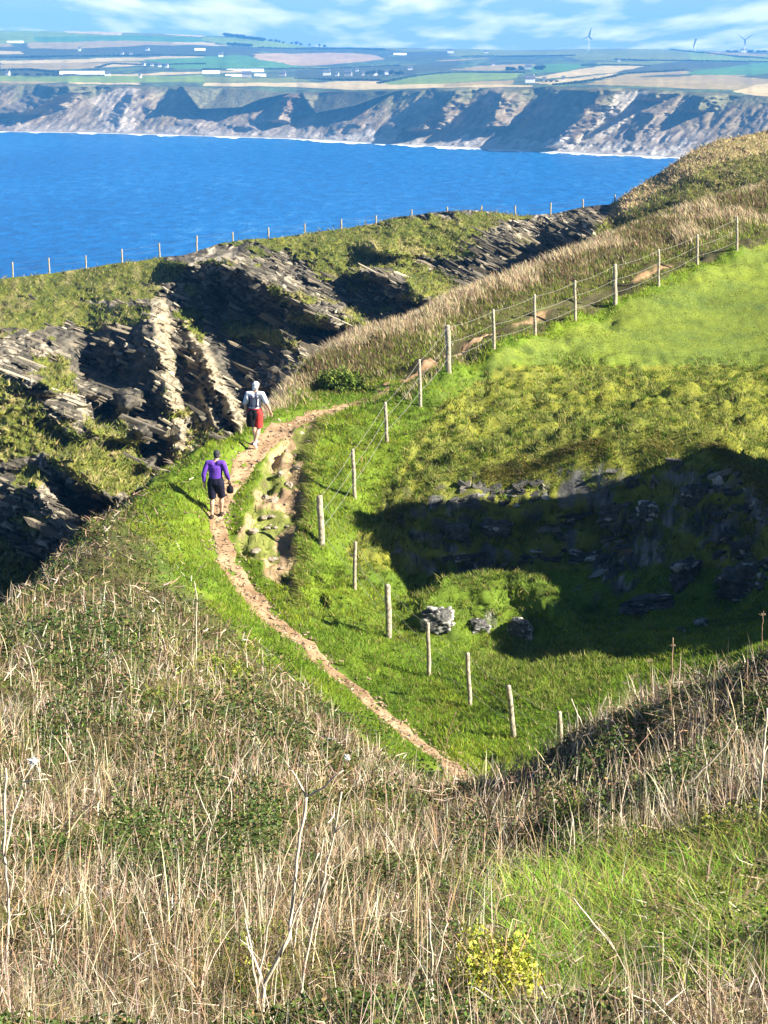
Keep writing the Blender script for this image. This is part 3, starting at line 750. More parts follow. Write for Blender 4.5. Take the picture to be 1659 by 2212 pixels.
# stone low down, heath and bracken higher up
grt = sstep(0.72, 0.95, Tc + 0.2 * nb1)[..., None]
lowc = 1 - sstep(0.1, 0.6, Tc + 0.25 * nb1)
stone = np.stack([0.23 + 0.12 * nb2, 0.185 + 0.105 * nb2, 0.145 + 0.09 * nb2], -1)
heath = np.stack([0.215 + 0.10 * nb2, 0.165 + 0.085 * nb2, 0.10 + 0.06 * nb2], -1)
brk = np.stack([0.19 + 0 * nb2, 0.10 + 0 * nb2, 0.07 + 0 * nb2], -1)
cc = heath * (1 - lowc[..., None]) + stone * lowc[..., None]; cc = cc * (1 - .6 * grt) + np.array([0.115, 0.13, 0.045]) * .6 * grt
k = (inpoly(PXc, PYc, [(560,200),(760,197),(800,215),(720,260),(600,225)]) * 0.6)[..., None]; cc = cc * (1 - k) + brk * k
k = (calm * 0.8)[..., None]; cc = cc * (1 - k) + np.array([0.16, 0.155, 0.085]) * k
k = (inpoly(PXc + 8 * nb2, PYc, [(190,215),(260,190),(300,192),(280,225),(290,280),(230,285),(210,230)]) * 0.8)[..., None]; cc = cc * (1 - k) + np.array([0.50, 0.41, 0.31]) * k
k = (inpoly(PXc + 8 * nb2, PYc, [(1330,200),(1400,196),(1390,240),(1280,320),(1230,320),(1300,250)]) * 0.75)[..., None]; cc = cc * (1 - k) + np.array([0.40, 0.35, 0.28]) * k
bl = sstep(0.17, 0.05, Tc + 0.16 * nb2 + 0.06 * nb1) * sstep(-60, 120, PXc)
bl = (bl * np.where(PXc > 700, 1.0, 0.6))[..., None]
cc = cc * (1 - bl) + np.array([0.46, 0.41, 0.35]) * bl
cc = np.clip(cc, 0.02, 0.95); cc = np.concatenate([cc[:1], cc], 0)
m_far = col_mat('far_rock_and_heath', nscale=0.05, nvar=0.3, bump=0.8, bscale=0.09, bdist=7.0)
far_cliff = mesh_np('far_cliff', Pc.reshape(-1, 3), [grid_faces(*Pc.shape[:2])], m_far, cols=cc.reshape(-1, 3))
tag(far_cliff, kind='structure')

# surf along the foot of the cliffs
pxs = np.linspace(-300, 1700, 700)
ws = lerp_curve(WATER, pxs); _, vs = ray(pxs, ws); ysf = SEA / vs
nn = np.clip(fbm(pxs / 25, pxs * 0, oct=4, seed=77) + 0.15 + 0.35 * (pxs > 380), 0, 1.2)
inner = ysf + 25; outer = ysf - 2 - 34 * nn
u0, _ = ray(pxs, ws)
V0 = np.stack([u0 * inner, inner, pxs * 0 + SEA + 0.5], -1); V1 = np.stack([u0 * outer, outer, pxs * 0 + SEA + 0.25], -1)
m_foam = simple_mat('sea_foam', (0.78, 0.82, 0.85), rough=0.9, var=0.15, scale=0.06, bump=0.0)
surf = mesh_np('surf', np.concatenate([V0, V1]), [grid_faces(2, len(pxs))], m_foam)
tag(surf, kind='structure')

# ------------------------------------------------------------------ farmland behind the cliffs
SKYL = [(-700,52),(0,66),(150,67),(300,71),(400,75),(480,78),(560,84),(620,93),(680,101),(740,103),(800,103),(1000,106),(1100,108),(1180,107),(1330,105),(1450,107),(1560,111),(1659,113),(2400,122)]
px = np.linspace(-650, 2350, 1300); t = np.linspace(0, 1, 220)
PXf, Tf = np.meshgrid(px, t)
topf = lerp_curve(TOPC, PXf) + 1.6 * fbm(PXf / 50, PXf * 0, oct=3, seed=5); skf = lerp_curve(SKYL, PXf) + 0.6 * fbm(PXf / 30, PXf * 0, oct=3, seed=6)
PYf = topf + Tf * (skf - topf)
_, vv = ray(PXf, lerp_curve(WATER, PXf)); y0 = SEA / vv + 190.0 
FAR_Y = 5400.0
def far_depth(px_, py_):
    tp = lerp_curve(TOPC, px_); sk = lerp_curve(SKYL, px_)
    tt = np.clip((tp - py_) / (tp - sk), 0, 1)
    _, v_ = ray(px_, lerp_curve(WATER, px_)); yy = SEA / v_ + 190.0
    return yy * (FAR_Y / yy) ** tt
Df = y0 * (FAR_Y / y0) ** Tf
Df = Df * (1 + 0.010 * fbm(PXf / 120, PYf / 9, oct=3, seed=8) * sstep(0, 0.08, Tf) * (1 - sstep(0.9, 1, Tf)))
Df[0] = (dep[-1, 0] if False else np.interp(px, np.linspace(-650, 2350, 1000), dep[-1])) 
Pf = W(PXf, PYf, Df)
bk = Pf[-1:].copy(); bk[..., 1] += 600; bk[..., 2] -= 160
Pf = np.concatenate([Pf, bk], 0)
GR, TE, BE, CR, PK, SC, WH, OL = (0.15,0.23,0.045), (0.07,0.18,0.065), (0.27,0.225,0.12), (0.43,0.37,0.235), (0.36,0.27,0.19), (0.055,0.065,0.04), (0.72,0.70,0.64), (0.14,0.175,0.06)
FIELDS = [
 (GR,[(-700,50),(110,66),(265,71),(265,77),(110,90),(0,97),(-700,90)]),(CR,[(110,60),(270,60),(300,72),(265,76),(150,71)]),(OL,[(260,66),(440,70),(440,80),(265,78)]),(CR,[(330,68),(440,72),(440,80),(380,77)]),
 (TE,[(75,80),(300,76),(440,82),(440,94),(260,90),(75,92)]),(BE,[(60,92),(260,88),(430,92),(438,97),(320,98),(150,106),(60,104)]),(SC,[(-700,98),(60,104),(150,106),(330,97),(440,99),(560,100),(560,124),(430,120),(0,128),(-700,125)]),
 (BE,[(-700,96),(20,95),(30,101),(-700,104)]),(CR,[(-700,106),(40,110),(52,117),(-700,115)]),(CR,[(0,131),(190,127),(310,124),(360,121),(440,122),(440,128),(300,131),(120,137),(0,137)]),(BE,[(0,139),(300,133),(310,141),(120,151),(0,155)]),
 (TE,[(310,128),(440,124),(560,124),(640,144),(500,148),(380,149),(360,140)]),(CR,[(210,139),(300,137),(310,141),(215,146)]),(SC,[(0,151),(120,152),(240,156),(240,164),(60,166),(0,165)]),(CR,[(235,161),(440,154),(560,151),(560,154),(440,159),(240,165)]),
 (GR,[(-700,160),(0,165),(440,163),(440,178),(0,178),(-700,175)]),(CR,[(150,178),(300,179),(300,182),(150,182)]),(BE,[(-700,172),(60,175),(140,178),(60,181),(-700,178)]),
 (GR,[(440,78),(500,80),(570,86),(640,95),(680,101),(600,104),(500,98),(440,88)]),(CR,[(360,92),(440,91),(480,96),(500,101),(440,97)]),(SC,[(560,104),(680,102),(830,103),(880,108),(820,113),(620,114),(480,108)]),
 (PK,[(543,117),(700,114),(800,117),(835,127),(780,134),(650,143),(560,128)]),(TE,[(440,122),(520,118),(560,128),(660,145),(480,148),(440,147)]),(OL,[(440,152),(800,142),(900,138),(900,142),(640,150)]),
 (SC,[(640,150),(900,140),(960,130),(1000,128),(980,150),(880,160),(800,172),(640,172)]),(CR,[(440,179),(700,178),(800,173),(840,177),(1150,184),(1150,187),(760,194),(640,188),(560,186),(440,186)]),(OL,[(440,166),(640,168),(680,177),(440,178)]),
 (OL,[(820,103),(1000,107),(1200,107),(1250,120),(1000,122),(880,112)]),(SC,[(840,112),(980,110),(960,125),(880,132)]),(BE,[(935,131),(1050,124),(1060,126),(960,133)]),(BE,[(965,151),(1060,141),(1150,138),(1160,142),(1080,153)]),
 (GR,[(830,180),(880,166),(980,157),(1130,157),(1110,170),(960,180),(840,184)]),(BE,[(960,180),(1110,173),(1110,182),(960,187)]),(TE,[(1140,144),(1200,138),(1280,140),(1230,153),(1150,158)]),(CR,[(1150,168),(1230,153),(1290,143),(1400,141),(1340,155),(1250,164),(1180,170)]),
 (OL,[(1200,107),(1330,104),(1450,106),(1560,112),(1480,130),(1260,130),(1210,120)]),(OL,[(1290,134),(1480,131),(1400,140),(1290,141)]),(GR,[(1480,112),(1659,120),(2400,130),(2400,140),(1500,131)]),(BE,[(1500,112),(1659,116),(1659,121),(1540,119)]),
 (SC,[(1330,155),(1400,142),(1480,131),(1560,133),(1640,138),(1560,146),(1400,154)]),(BE,[(1280,172),(1350,157),(1480,152),(1500,157),(1360,170)]),(TE,[(1480,160),(1500,153),(1600,142),(1659,132),(2400,140),(2400,170),(1620,162),(1540,162)]),(BE,[(1260,182),(1330,168),(1480,162),(1610,162),(1659,172),(1659,195),(1500,192),(1380,186)]),
 (CR,[(1150,178),(1330,158),(1335,162),(1200,184)]),(SC,[(1370,167),(1440,160),(1500,160),(1490,165)]),(SC,[(1600,165),(1659,158),(2400,175),(2400,182),(1659,172)]),(CR,[(1580,198),(1659,178),(2400,190),(2400,236),(1659,210)]),
]
n1 = fbm(PXf / 40, PYf / 4, oct=4, seed=61); n2 = fbm(PXf / 9, PYf / 2.2, oct=3, seed=62)
sb = np.where((n1 > 0.1)[..., None], np.array([0.085, 0.12, 0.05]), np.array([0.06, 0.075, 0.045])) 
cf = sb * (1 + 0.3 * n2[..., None])
jx = 5 * n2; jy = 0.9 * n1
for c, poly in FIELDS:
    msk = inpoly(PXf + jx, PYf + jy, poly); c = tuple(min(.8, q * w_) for q, w_ in zip(c, (1.12, 1.0, .75)))
    v = 1 + 0.10 * n1 + 0.10 * n2
    cf = np.where(msk[..., None], np.array(c) * v[..., None], cf)
cf = np.clip(cf, 0.01, 1); cf = np.concatenate([cf, cf[-1:]], 0)
m_fields = col_mat('field_crops', nscale=0.02, nvar=0.15)
farmland = mesh_np('farmland', Pf.reshape(-1, 3), [grid_faces(*Pf.shape[:2])], m_fields, cols=cf.reshape(-1, 3))
tag(farmland, kind='structure')

# ------------------------------------------------------------------ air
m, nt, out = new_mat('sea_haze')
v = N(nt, 'ShaderNodeVolumePrincipled'); v.inputs['Color'].default_value = (0.11, 0.44, 1.0, 1); v.inputs['Density'].default_value = HAZE if 'HAZE' in globals() else 0.00016
v.inputs['Anisotropy'].default_value = 0.0
nt.links.new(v.outputs[0], out.inputs['Volume'])
hx0, hx1, hy0, hy1, hz0, hz1 = -3000, 3000, -400, 6080, SEA - 1, 90
Vh = [(x, y, z) for z in (hz0, hz1) for y in (hy0, hy1) for x in (hx0, hx1)]
haze = mesh_np('haze', Vh, [np.array([(0,2,3,1),(4,5,7,6),(0,1,5,4),(2,6,7,3),(0,4,6,2),(1,3,7,5)])], m, smooth=False)
tag(haze, kind='stuff', label='thin blue sea haze over the whole bay', cat='haze')
# ------------------------------------------------------------------ solid helpers
class MB:
    def __init__(s): s.V = []; s.Q = []; s.T = []; s.C = []
    def n(s): return len(s.V)
    def tube(s, pts, rad, sides=8, cap=True, jit=0.0, col=None, flat=1.0):
        pts = [np.array(p, float) for p in pts]; m = len(pts); b0 = len(s.V)
        rad = list(rad) if hasattr(rad, '__len__') else [rad] * m
        T = [pts[min(i + 1, m - 1)] - pts[max(i - 1, 0)] for i in range(m)]
        ref = np.array([1.0, 0, 0]) if abs(T[0][0]) < 0.8 * np.linalg.norm(T[0]) else np.array([0, 1.0, 0])
        for i in range(m):
            t = T[i] / (np.linalg.norm(T[i]) + 1e-9)
            u = ref - t * np.dot(ref, t); u /= np.linalg.norm(u) + 1e-9; ref = u
            w = np.cross(t, u)
            for k in range(sides):
                a = 2 * math.pi * k / sides
                r = rad[i] * (1 + jit * (random.random() - 0.5))
                s.V.append(pts[i] + u * r * math.cos(a) + w * r * flat * math.sin(a)); s.C.append(col)
        for i in range(m - 1):
            for k in range(sides):
                a, b = b0 + i * sides + k, b0 + i * sides + (k + 1) % sides
                s.Q.append((a, b, b + sides, a + sides))
        if cap:
            for e, i in ((0, 0), (1, m - 1)):
                s.V.append(pts[i].copy()); s.C.append(col); c = len(s.V) - 1
                for k in range(sides):
                    a, b = b0 + i * sides + k, b0 + i * sides + (k + 1) % sides
                    s.T.append((a, c, b) if e == 0 else (a, b, c))
    def ball(s, c, r, nu=10, nv=7, jit=0.0, col=None):
        c = np.array(c, float); r = np.array(r if hasattr(r, '__len__') else (r, r, r), float); b0 = len(s.V)
        for j in range(nv + 1):
            ph = math.pi * j / nv
            for k in range(nu):
                th = 2 * math.pi * k / nu
                q = 1 + jit * (random.random() - 0.5)
                s.V.append(c + r * q * np.array([math.sin(ph) * math.cos(th), math.sin(ph) * math.sin(th), math.cos(ph)])); s.C.append(col)
        for j in range(nv):
            for k in range(nu):
                a = b0 + j * nu + k; b = b0 + j * nu + (k + 1) % nu
                s.Q.append((a, a + nu, b + nu, b))
    def box(s, c, d, rz=0.0, col=None, taper=1.0):
        b0 = len(s.V); cs, sn = math.cos(rz), math.sin(rz)
        for z in (-1, 1):
            k = taper if z > 0 else 1
            for x, y in ((-1, -1), (1, -1), (1, 1), (-1, 1)):
                X, Y = x * d[0] / 2 * k, y * d[1] / 2 * k
                s.V.append(np.array([c[0] + X * cs - Y * sn, c[1] + X * sn + Y * cs, c[2] + z * d[2] / 2])); s.C.append(col)
        for f in ((3, 2, 1, 0), (4, 5, 6, 7), (0, 1, 5, 4), (1, 2, 6, 5), (2, 3, 7, 6), (3, 0, 4, 7)): s.Q.append(tuple(b0 + i for i in f))
    def build(s, name, mat, parent=None, smooth=True):
        cols = None
        if s.C and s.C[0] is not None: cols = np.array(s.C)
        fs = []
        if s.Q: fs.append(np.array(s.Q))
        if s.T: fs.append(np.array(s.T))
        return mesh_np(name, np.array(s.V), fs, mat, parent, cols=cols, smooth=smooth)

def remesh(o, vox, smooth=6):
    m = o.modifiers.new('remesh', 'REMESH'); m.mode = 'VOXEL'; m.voxel_size = vox; m.use_smooth_shade = True
    q = o.modifiers.new('smooth', 'SMOOTH'); q.factor = 0.5; q.iterations = smooth
    return o

# ------------------------------------------------------------------ post-and-wire fences
m_post = simple_mat('weathered_post', (0.36, 0.31, 0.23), rough=0.9, var=0.5, scale=14, bump=0.7)
m_wire = simple_mat('galvanised_wire', (0.34, 0.33, 0.30), rough=0.5, var=0.1, scale=8, bump=0.0, spec=0.5)
m_bwire = simple_mat('rusted_wire', (0.16, 0.13, 0.10), rough=0.6, var=0.3, scale=8, bump=0.0)

def build_fence(posts, label, group_r, wires, wire_r, post_mat, wire_mat):
    """posts: list of (foot xyz, height, radius, lean x, lean y)"""
    base = np.array(posts[0][0], float)
    root = empty('fence', base); tag(root, label, 'fence')
    tops = []
    for (f, h, r, lx, ly) in posts:
        f = np.array(f, float) - base
        mb = MB()
        top = f + np.array([lx * h, ly * h, h])
        k = [f + (top - f) * q for q in (-0.18, 0.0, 0.25, 0.5, 0.75, 0.97, 1.0)]
        for i in range(2, 5): k[i] = k[i] + np.array([random.uniform(-.012, .012), random.uniform(-.012, .012), 0])
        mb.tube(k, [r * 1.05, r * 1.05, r, r * random.uniform(.92, 1.04), r, r * random.uniform(.9, 1.02), r * 0.8], sides=9, jit=0.16)
        mb.build('post', post_mat, root)
        tops.append((f, top))
    for w in wires:
        mb = MB()
        for (f0, t0), (f1, t1) in zip(tops[:-1], tops[1:]):
            a = f0 + (t0 - f0) * w; b = f1 + (t1 - f1) * w
            mb.tube([a + (b - a) * q - np.array([0, 0, 0.06 * 4 * q * (1 - q)]) for q in (0, .25, .5, .75, 1)], wire_r, sides=4, cap=False)
        mb.build('wire', wire_mat, root)
    return root

near_posts = []
THICK = {6: 0.085, 10: 0.085, 4: 0.075, 14: 0.075, 1: 0.062}
for i, (px_, pb, y_, pt) in enumerate(POSTS_PX):
    p = W(px_, pb, y_)
    x0 = float(p[0]); z0 = float(zA(np.array([x0]), np.array([y_]))[0])
    ztop = float(W(px_, pt, y_)[2])
    lean = {0: -0.05, 1: -0.12, 2: -0.05, 3: -0.02, 5: 0.02, 7: -0.04, 8: -0.05}.get(i, -0.03)
    h = max(0.8, ztop - z0)
    near_posts.append(((x0, y_, z0), h, THICK.get(i, 0.05) , lean, random.uniform(-.02, .02)))
build_fence(near_posts, 'pale wooden post and wire fence curving along the footpath', None, (0.95, 0.62, 0.3), 0.004, m_post, m_wire)

RIDGE_POSTS = [(28,597,566),(107,590,557),(186,580,552),(264,569,538),(345,555,525),(425,537,509),(503,521,501),(580,515,491),(658,504,483),(737,494,473),(812,482,465),(889,464,456),(966,458,455),(1040,456,449),(1113,464,444),(1189,462,438),(1259,447,430),(1328,440,420)]
rp = []
for i, (px_, pb, pt) in enumerate(RIDGE_POSTS):
    pb2 = float(lerp_curve(CREST, px_)) + 2
    d = float(np.exp(rbfB(np.array([[px_ / 100, pb2 / 100]]))[0])) + 1.2
    f = W(px_, pb2, d); top = W(px_, pt, d)
    rp.append((tuple(f), max(0.55, float(top[2] - f[2])), 0.072, random.uniform(-.03, .03), 0.0))
build_fence(rp, 'thin post and wire fence along the far ridge against the sea', None, (0.93, 0.55), 0.006, m_post, m_bwire)

# ------------------------------------------------------------------ the two walkers
m_skin = simple_mat('skin', (0.52, 0.33, 0.23), rough=0.55, var=0.08, scale=20, bump=0.05, spec=0.3)
m_purple = simple_mat('purple_fleece', (0.13, 0.05, 0.40), rough=0.9, var=0.45, scale=7, bump=0.9)
m_navy = simple_mat('dark_navy_cloth', (0.012, 0.012, 0.03), rough=0.9, var=0.3, scale=14, bump=0.3)
m_red = simple_mat('red_cloth', (0.55, 0.045, 0.04), rough=0.85, var=0.2, scale=14, bump=0.3)
m_white = simple_mat('white_cotton', (0.66, 0.68, 0.72), rough=0.9, var=0.15, scale=12, bump=0.3)
m_hat = simple_mat('white_hat_cloth', (0.80, 0.79, 0.75), rough=0.9, var=0.06, scale=16, bump=0.2)
m_black = simple_mat('black_cloth', (0.010, 0.010, 0.012), rough=0.9, var=0.3, scale=14, bump=0.3)
m_hair = simple_mat('dark_greying_hair', (0.045, 0.045, 0.05), rough=0.7, var=0.6, scale=40, bump=0.4)
m_shoe = simple_mat('pale_trainer', (0.70, 0.68, 0.66), rough=0.7, var=0.1, scale=20, bump=0.1)
m_boot = simple_mat('brown_boot', (0.06, 0.04, 0.03), rough=0.8, var=0.3, scale=20, bump=0.2)
m_print = simple_mat('dark_print', (0.035, 0.035, 0.07), rough=0.9, var=0.2, scale=20, bump=0.0)

def add_hand(mb, wrist, d, side, curl=0.5):
    """palm, four bent fingers and a thumb from the side of the palm"""
    wrist = np.array(wrist, float); d = np.array(d, float); d /= np.linalg.norm(d)
    fwd = np.array([0, 1.0, 0]); fwd -= d * np.dot(fwd, d); fwd /= np.linalg.norm(fwd)
    inw = np.cross(d, fwd) * (1 if side > 0 else -1)
    if inw[0] * side > 0: inw = -inw
    mb.tube([wrist, wrist + d * 0.045, wrist + d * 0.09], [0.026, 0.04, 0.038], 10, flat=0.5)
    for k, (o, L) in enumerate(((0.027, .072), (0.009, .082), (-0.009, .076), (-0.027, .06))):
        a = wrist + d * 0.085 + fwd * o
        b = a + d * L * 0.45 + inw * L * 0.12 * curl; c = b + d * L * 0.3 + inw * L * 0.35 * curl; e = c + d * L * 0.1 + inw * L * 0.4 * curl
        mb.tube([a, b, c, e], [0.0095, 0.009, 0.0085, 0.007], 7)
    a = wrist + d * 0.03 + fwd * 0.03
    mb.tube([a, a + d * 0.03 + fwd * 0.025 + inw * .01, a + d * 0.06 + fwd * 0.032 + inw * 0.02], [0.013, 0.011, 0.009], 7)

def head_parts(mb, neck, hc):
    """skull, jaw, face, ears, neck"""
    hc = np.array(hc, float)
    mb.tube([neck, hc + np.array([0, -0.015, -0.06])], [0.062, 0.058], 12)
    mb.ball(hc + np.array([0, -0.005, 0.03]), (0.075, 0.095, 0.095), 14, 10)
    mb.ball(hc + np.array([0, 0.03, -0.035]), (0.058, 0.068, 0.075), 14, 10)
    mb.tube([hc + np.array([0, .09, .02]), hc + np.array([0, .112, -.015]), hc + np.array([0, .095, -.03])], [.012, .016, .014], 8)   # nose
    mb.tube([hc + np.array([-.025, .085, -.062]), hc + np.array([0, .097, -.06]), hc + np.array([.025, .085, -.062])], [.007, .010, .007], 6)
    for s in (-1, 1):
        mb.ball(hc + np.array([s * .03, .078, .022]), .014, 8, 6)
        mb.tube([hc + np.array([s * .055, .075, .042]), hc + np.array([s * .015, .092, .043])], .008, 6)
        mb.ball(hc + np.array([s * .078, .0, -.005]), (.012, .022, .032), 8, 6)

def walker(foot, rz, label, J, spec):
    root = empty('person', foot, rz); root.scale = (1.05, 1.05, 1.05); tag(root, label, 'person')
    body = MB()
    head_parts(body, J['neck'], J['head'])
    body.tube([J['neck'], J['chest'], J['waist'], J['pelvis']], [0.075, 0.135, 0.125, 0.14], 16, flat=0.75)
    for s, k in ((-1, 'L'), (1, 'R')):
        sh, el, wr = J['sh' + k], J['el' + k], J['wr' + k]
        body.tube([J['chest'] + np.array([0, 0, .08]), sh, (sh + el) / 2, el, (el + wr) / 2 + np.array([0, 0, .03]), wr], [.07, .058, .05, .041, .042, .027], 12)
        add_hand(body, wr, (wr - el) + np.array([0, .02, -0.05]), s, spec.get('curl' + k, 0.6))
        hp, kn, an = J['hip' + k], J['kn' + k], J['an' + k]
        c1 = kn + (an - kn) * 0.3 + np.array([0, -0.022, 0])
        body.tube([hp, (hp + kn) / 2, kn, c1, kn + (an - kn) * 0.7, an], [.092, .077, .056, .060, .042, .036], 14)
    bo = body.build('body', m_skin, root); remesh(bo, 0.009, 3)
    for k in 'LR':
        an = J['an' + k]; tilt = J.get('tilt' + k, 0.0); f = np.array([0, math.cos(tilt), -math.sin(tilt)]); up = np.array([0, math.sin(tilt), math.cos(tilt)])
        sh = MB()
        sh.tube([an - f * .075 - up * .045, an - f * .05 - up * .05, an + f * .05 - up * .055, an + f * .12 - up * .062, an + f * .18 - up * .068], [.034, .044, .044, .045, .028], 12)
        sh.tube([an + up * .03, an - up * .05], [.046, .044], 12)
        o = sh.build('shoe', spec['shoe'], root); remesh(o, 0.010, 3)
    st = MB()
    for s, k in ((-1, 'L'), (1, 'R')):
        hp, kn = J['hip' + k], J['kn' + k]; e = hp + (kn - hp) * spec['short']
        st.tube([J['pelvis'] + np.array([s * .05, 0, .1]), hp + np.array([0, 0, .02]), (hp + e) / 2, e], [.125, .122, .108, .100 * spec.get('flare', 1.0)], 16)
    st.tube([J['pelvis'] + np.array([0, 0, .12]), J['pelvis'] - np.array([0, 0, .04])], [.165, .165], 18, flat=0.8)
    o = st.build('shorts', spec['shorts'], root); remesh(o, 0.012, 2)
    tp = MB()
    tp.tube([J['neck'] - np.array([0, 0, .03]), J['neck'] - np.array([0, .0, .06]), J['chest'], J['waist'], J['pelvis'] + np.array([0, 0, spec.get('hem', .06)])], [.07, .125, .178, .168, .178], 20, flat=0.72)
    for s, k in ((-1, 'L'), (1, 'R')):
        sh, el, wr = J['sh' + k], J['el' + k], J['wr' + k]
        e = sh + (el - sh) * spec['sleeve'] if spec['sleeve'] <= 1 else el + (wr - el) * (spec['sleeve'] - 1)
        pts = [J['chest'] + np.array([s * .06, 0, .10]), sh, (sh + el) / 2, e] if spec['sleeve'] <= 1 else [J['chest'] + np.array([s * .06, 0, .10]), sh, (sh + el) / 2, el, e]
        rr = [.10, .082, .070, .066] if spec['sleeve'] <= 1 else [.10, .082, .068, .058, .047]
        tp.tube(pts, rr, 14)
    o = tp.build(spec['topname'], spec['top'], root); remesh(o, 0.012, 4)
    return root

A3 = lambda *a: np.array(a, float)
# walker in purple, nearer
J = dict(pelvis=A3(0,0,.93), waist=A3(0,.01,1.10), chest=A3(0,.03,1.30), neck=A3(0,.07,1.48), head=A3(.02,.12,1.60),
         shL=A3(-.20,.02,1.41), elL=A3(-.29,-.05,1.14), wrL=A3(-.285,.0,.90), shR=A3(.20,.02,1.41), elR=A3(.285,-.03,1.15), wrR=A3(.31,.15,.98),
         hipL=A3(-.10,0,.88), knL=A3(-.10,.06,.50), anL=A3(-.10,-.04,.10), hipR=A3(.10,0,.88), knR=A3(.11,.20,.53), anR=A3(.10,.20,.13), tiltR=-0.15)
def ground_at(px_, py_, y_):
    p = W(px_, py_, y_); return (float(p[0]), float(y_), float(zA(np.array([p[0]]), np.array([y_]))[0]) + 0.025)
s1 = 1.0
w1 = walker(ground_at(467, 1117, 55.9), -0.10, 'man in a purple fleece and dark shorts walking away on the path',
            J, dict(shorts=m_navy, short=0.93, top=m_purple, topname='fleece', sleeve=1.85, shoe=m_boot, curlR=1.3, hem=.02))
hr = MB(); hr.ball(J['head'] + A3(0, -.02, .045), (.088, .100, .092), 18, 12, jit=.05); hr.ball(J['head'] + A3(0, -.055, -.01), (.072, .06, .07), 14, 10, jit=.05)
hr.build('hair', m_hair, w1)
# small dark bag hanging from his right hand
bpy.context.view_layer.update(); wx = w1.matrix_basis @ Vector((.325, .20, .86))
bag = MB()
bag.tube([(0,0,.0),(0,.0,-.05),(0,0,-.10),(0,0,-.24),(0,0,-.27)], [.012,.03,.085,.095,.05], 12, flat=0.55)
bag.tube([(-.03,0,-.06),(-.02,0,.03),(.02,0,.03),(.03,0,-.06)], .008, 6)
bo = bag.build('bag', m_black); bo.location = wx + Vector((0, 0, .02))
tag(bo, 'small black bag hanging from the right hand of the man in purple', 'bag')
# walker in white, farther on
J2 = dict(pelvis=A3(0,0,.95), waist=A3(0,.01,1.12), chest=A3(0,.03,1.33), neck=A3(0,.06,1.51), head=A3(.0,.10,1.635),
         shL=A3(-.20,.02,1.44), elL=A3(-.27,-.03,1.17), wrL=A3(-.27,.06,.93), shR=A3(.20,.02,1.44), elR=A3(.335,-.04,1.20), wrR=A3(.42,.03,.97),
         hipL=A3(-.10,0,.90), knL=A3(-.09,.22,.55), anL=A3(-.07,.22,.14), tiltL=-0.2, hipR=A3(.10,0,.90), knR=A3(.09,.02,.51), anR=A3(.03,-.16,.15), tiltR=0.55)
w2 = walker(ground_at(552, 964, 60.2), -0.22, 'man in a white patterned shirt, white cap and red shorts farther along the path',
            J2, dict(shorts=m_red, short=0.88, top=m_white, topname='shirt', sleeve=0.98, shoe=m_shoe, flare=1.12, hem=.02))
ht = MB(); ht.ball(J2['head'] + A3(0, -.01, .055), (.092, .108, .082), 18, 12)
ht.tube([J2['head'] + A3(0, .06, .055), J2['head'] + A3(0, .12, .05), J2['head'] + A3(0, .175, .035)], [.075, .07, .045], 14, flat=0.16)
ht.tube([J2['head'] + A3(0, -.075, .04), J2['head'] + A3(0, -.09, -.02), J2['head'] + A3(0, -.08, -.085)], [.07, .072, .06], 14, flat=0.35)
ht.build('cap', m_hat, w2)
# dark jacket tied round his waist, hanging over the left hip
jk = MB()
jk.tube([J2['pelvis'] + A3(-.03,-.05,.09), J2['pelvis'] + A3(-.08,-.09,-.04), J2['pelvis'] + A3(-.10,-.08,-.20), J2['pelvis'] + A3(-.11,-.05,-.36)], [.09, .125, .130, .115], 16, flat=0.8)
jk.tube([J2['pelvis'] + A3(.02,-.14,.06), J2['pelvis'] + A3(.05,-.16,-.05), J2['pelvis'] + A3(.03,-.16,-.16)], [.05, .05, .03], 10, flat=.5)
jk.tube([J2['pelvis'] + A3(0,0,.10), J2['pelvis'] + A3(0,0,.05)], [.185, .185], 20, flat=0.76)
o = jk.build('waist_jacket', m_black, w2); remesh(o, 0.012, 3)
# dark brush-like marks printed on the back of the shirt
pr = MB()
def back_y(x, z): return -(.178 * 0.74 * math.sqrt(max(0, 1 - (x / .185) ** 2))) + .014
for pts in ([(-.115,1.40),(-.125,1.25),(-.12,1.12)], [(-.045,1.41),(-.04,1.28),(-.05,1.18),(-.025,1.15),(-.065,1.155)], [(.05,1.42),(.035,1.36)], [(.07,1.41),(.085,1.30),(.075,1.18),(.10,1.12)], [(.10,1.37),(.12,1.34)], [(.06,1.16),(.045,1.13),(.07,1.10)], [(-.08,1.14),(-.06,1.11)]):
    pr.tube([A3(x, back_y(x, z) - .004, z) for x, z in pts], .021, 8)
o = pr.build('shirt_print', m_print, w2)
sp_ = MB(); sp_.tube([J2['wrL'] + A3(0, -.005, .02), J2['wrL'] + A3(0, .0, .05)], [.034, .034], 12); sp_.build('wristband', m_purple, w2)

# ------------------------------------------------------------------ far away: houses, tunnels, trees, hedges, turbines
m_wall = simple_mat('whitewash', (0.80, 0.78, 0.73), rough=0.9, var=0.05, scale=0.4, bump=0.0)
m_stone = simple_mat('grey_stone_wall', (0.42, 0.38, 0.33), rough=0.9, var=0.15, scale=0.4, bump=0.0)
m_slate = simple_mat('slate_roof', (0.10, 0.10, 0.12), rough=0.8, var=0.15, scale=0.5, bump=0.0)
m_tunnel = simple_mat('white_polythene', (0.78, 0.79, 0.78), rough=0.6, var=0.05, scale=0.1, bump=0.0)
m_tree = simple_mat('dark_tree_leaf', (0.035, 0.05, 0.025), rough=0.9, var=0.5, scale=0.5, bump=0.0)
m_turb = simple_mat('turbine_grey', (0.07, 0.08, 0.10), rough=0.6, var=0.05, scale=0.5, bump=0.0)

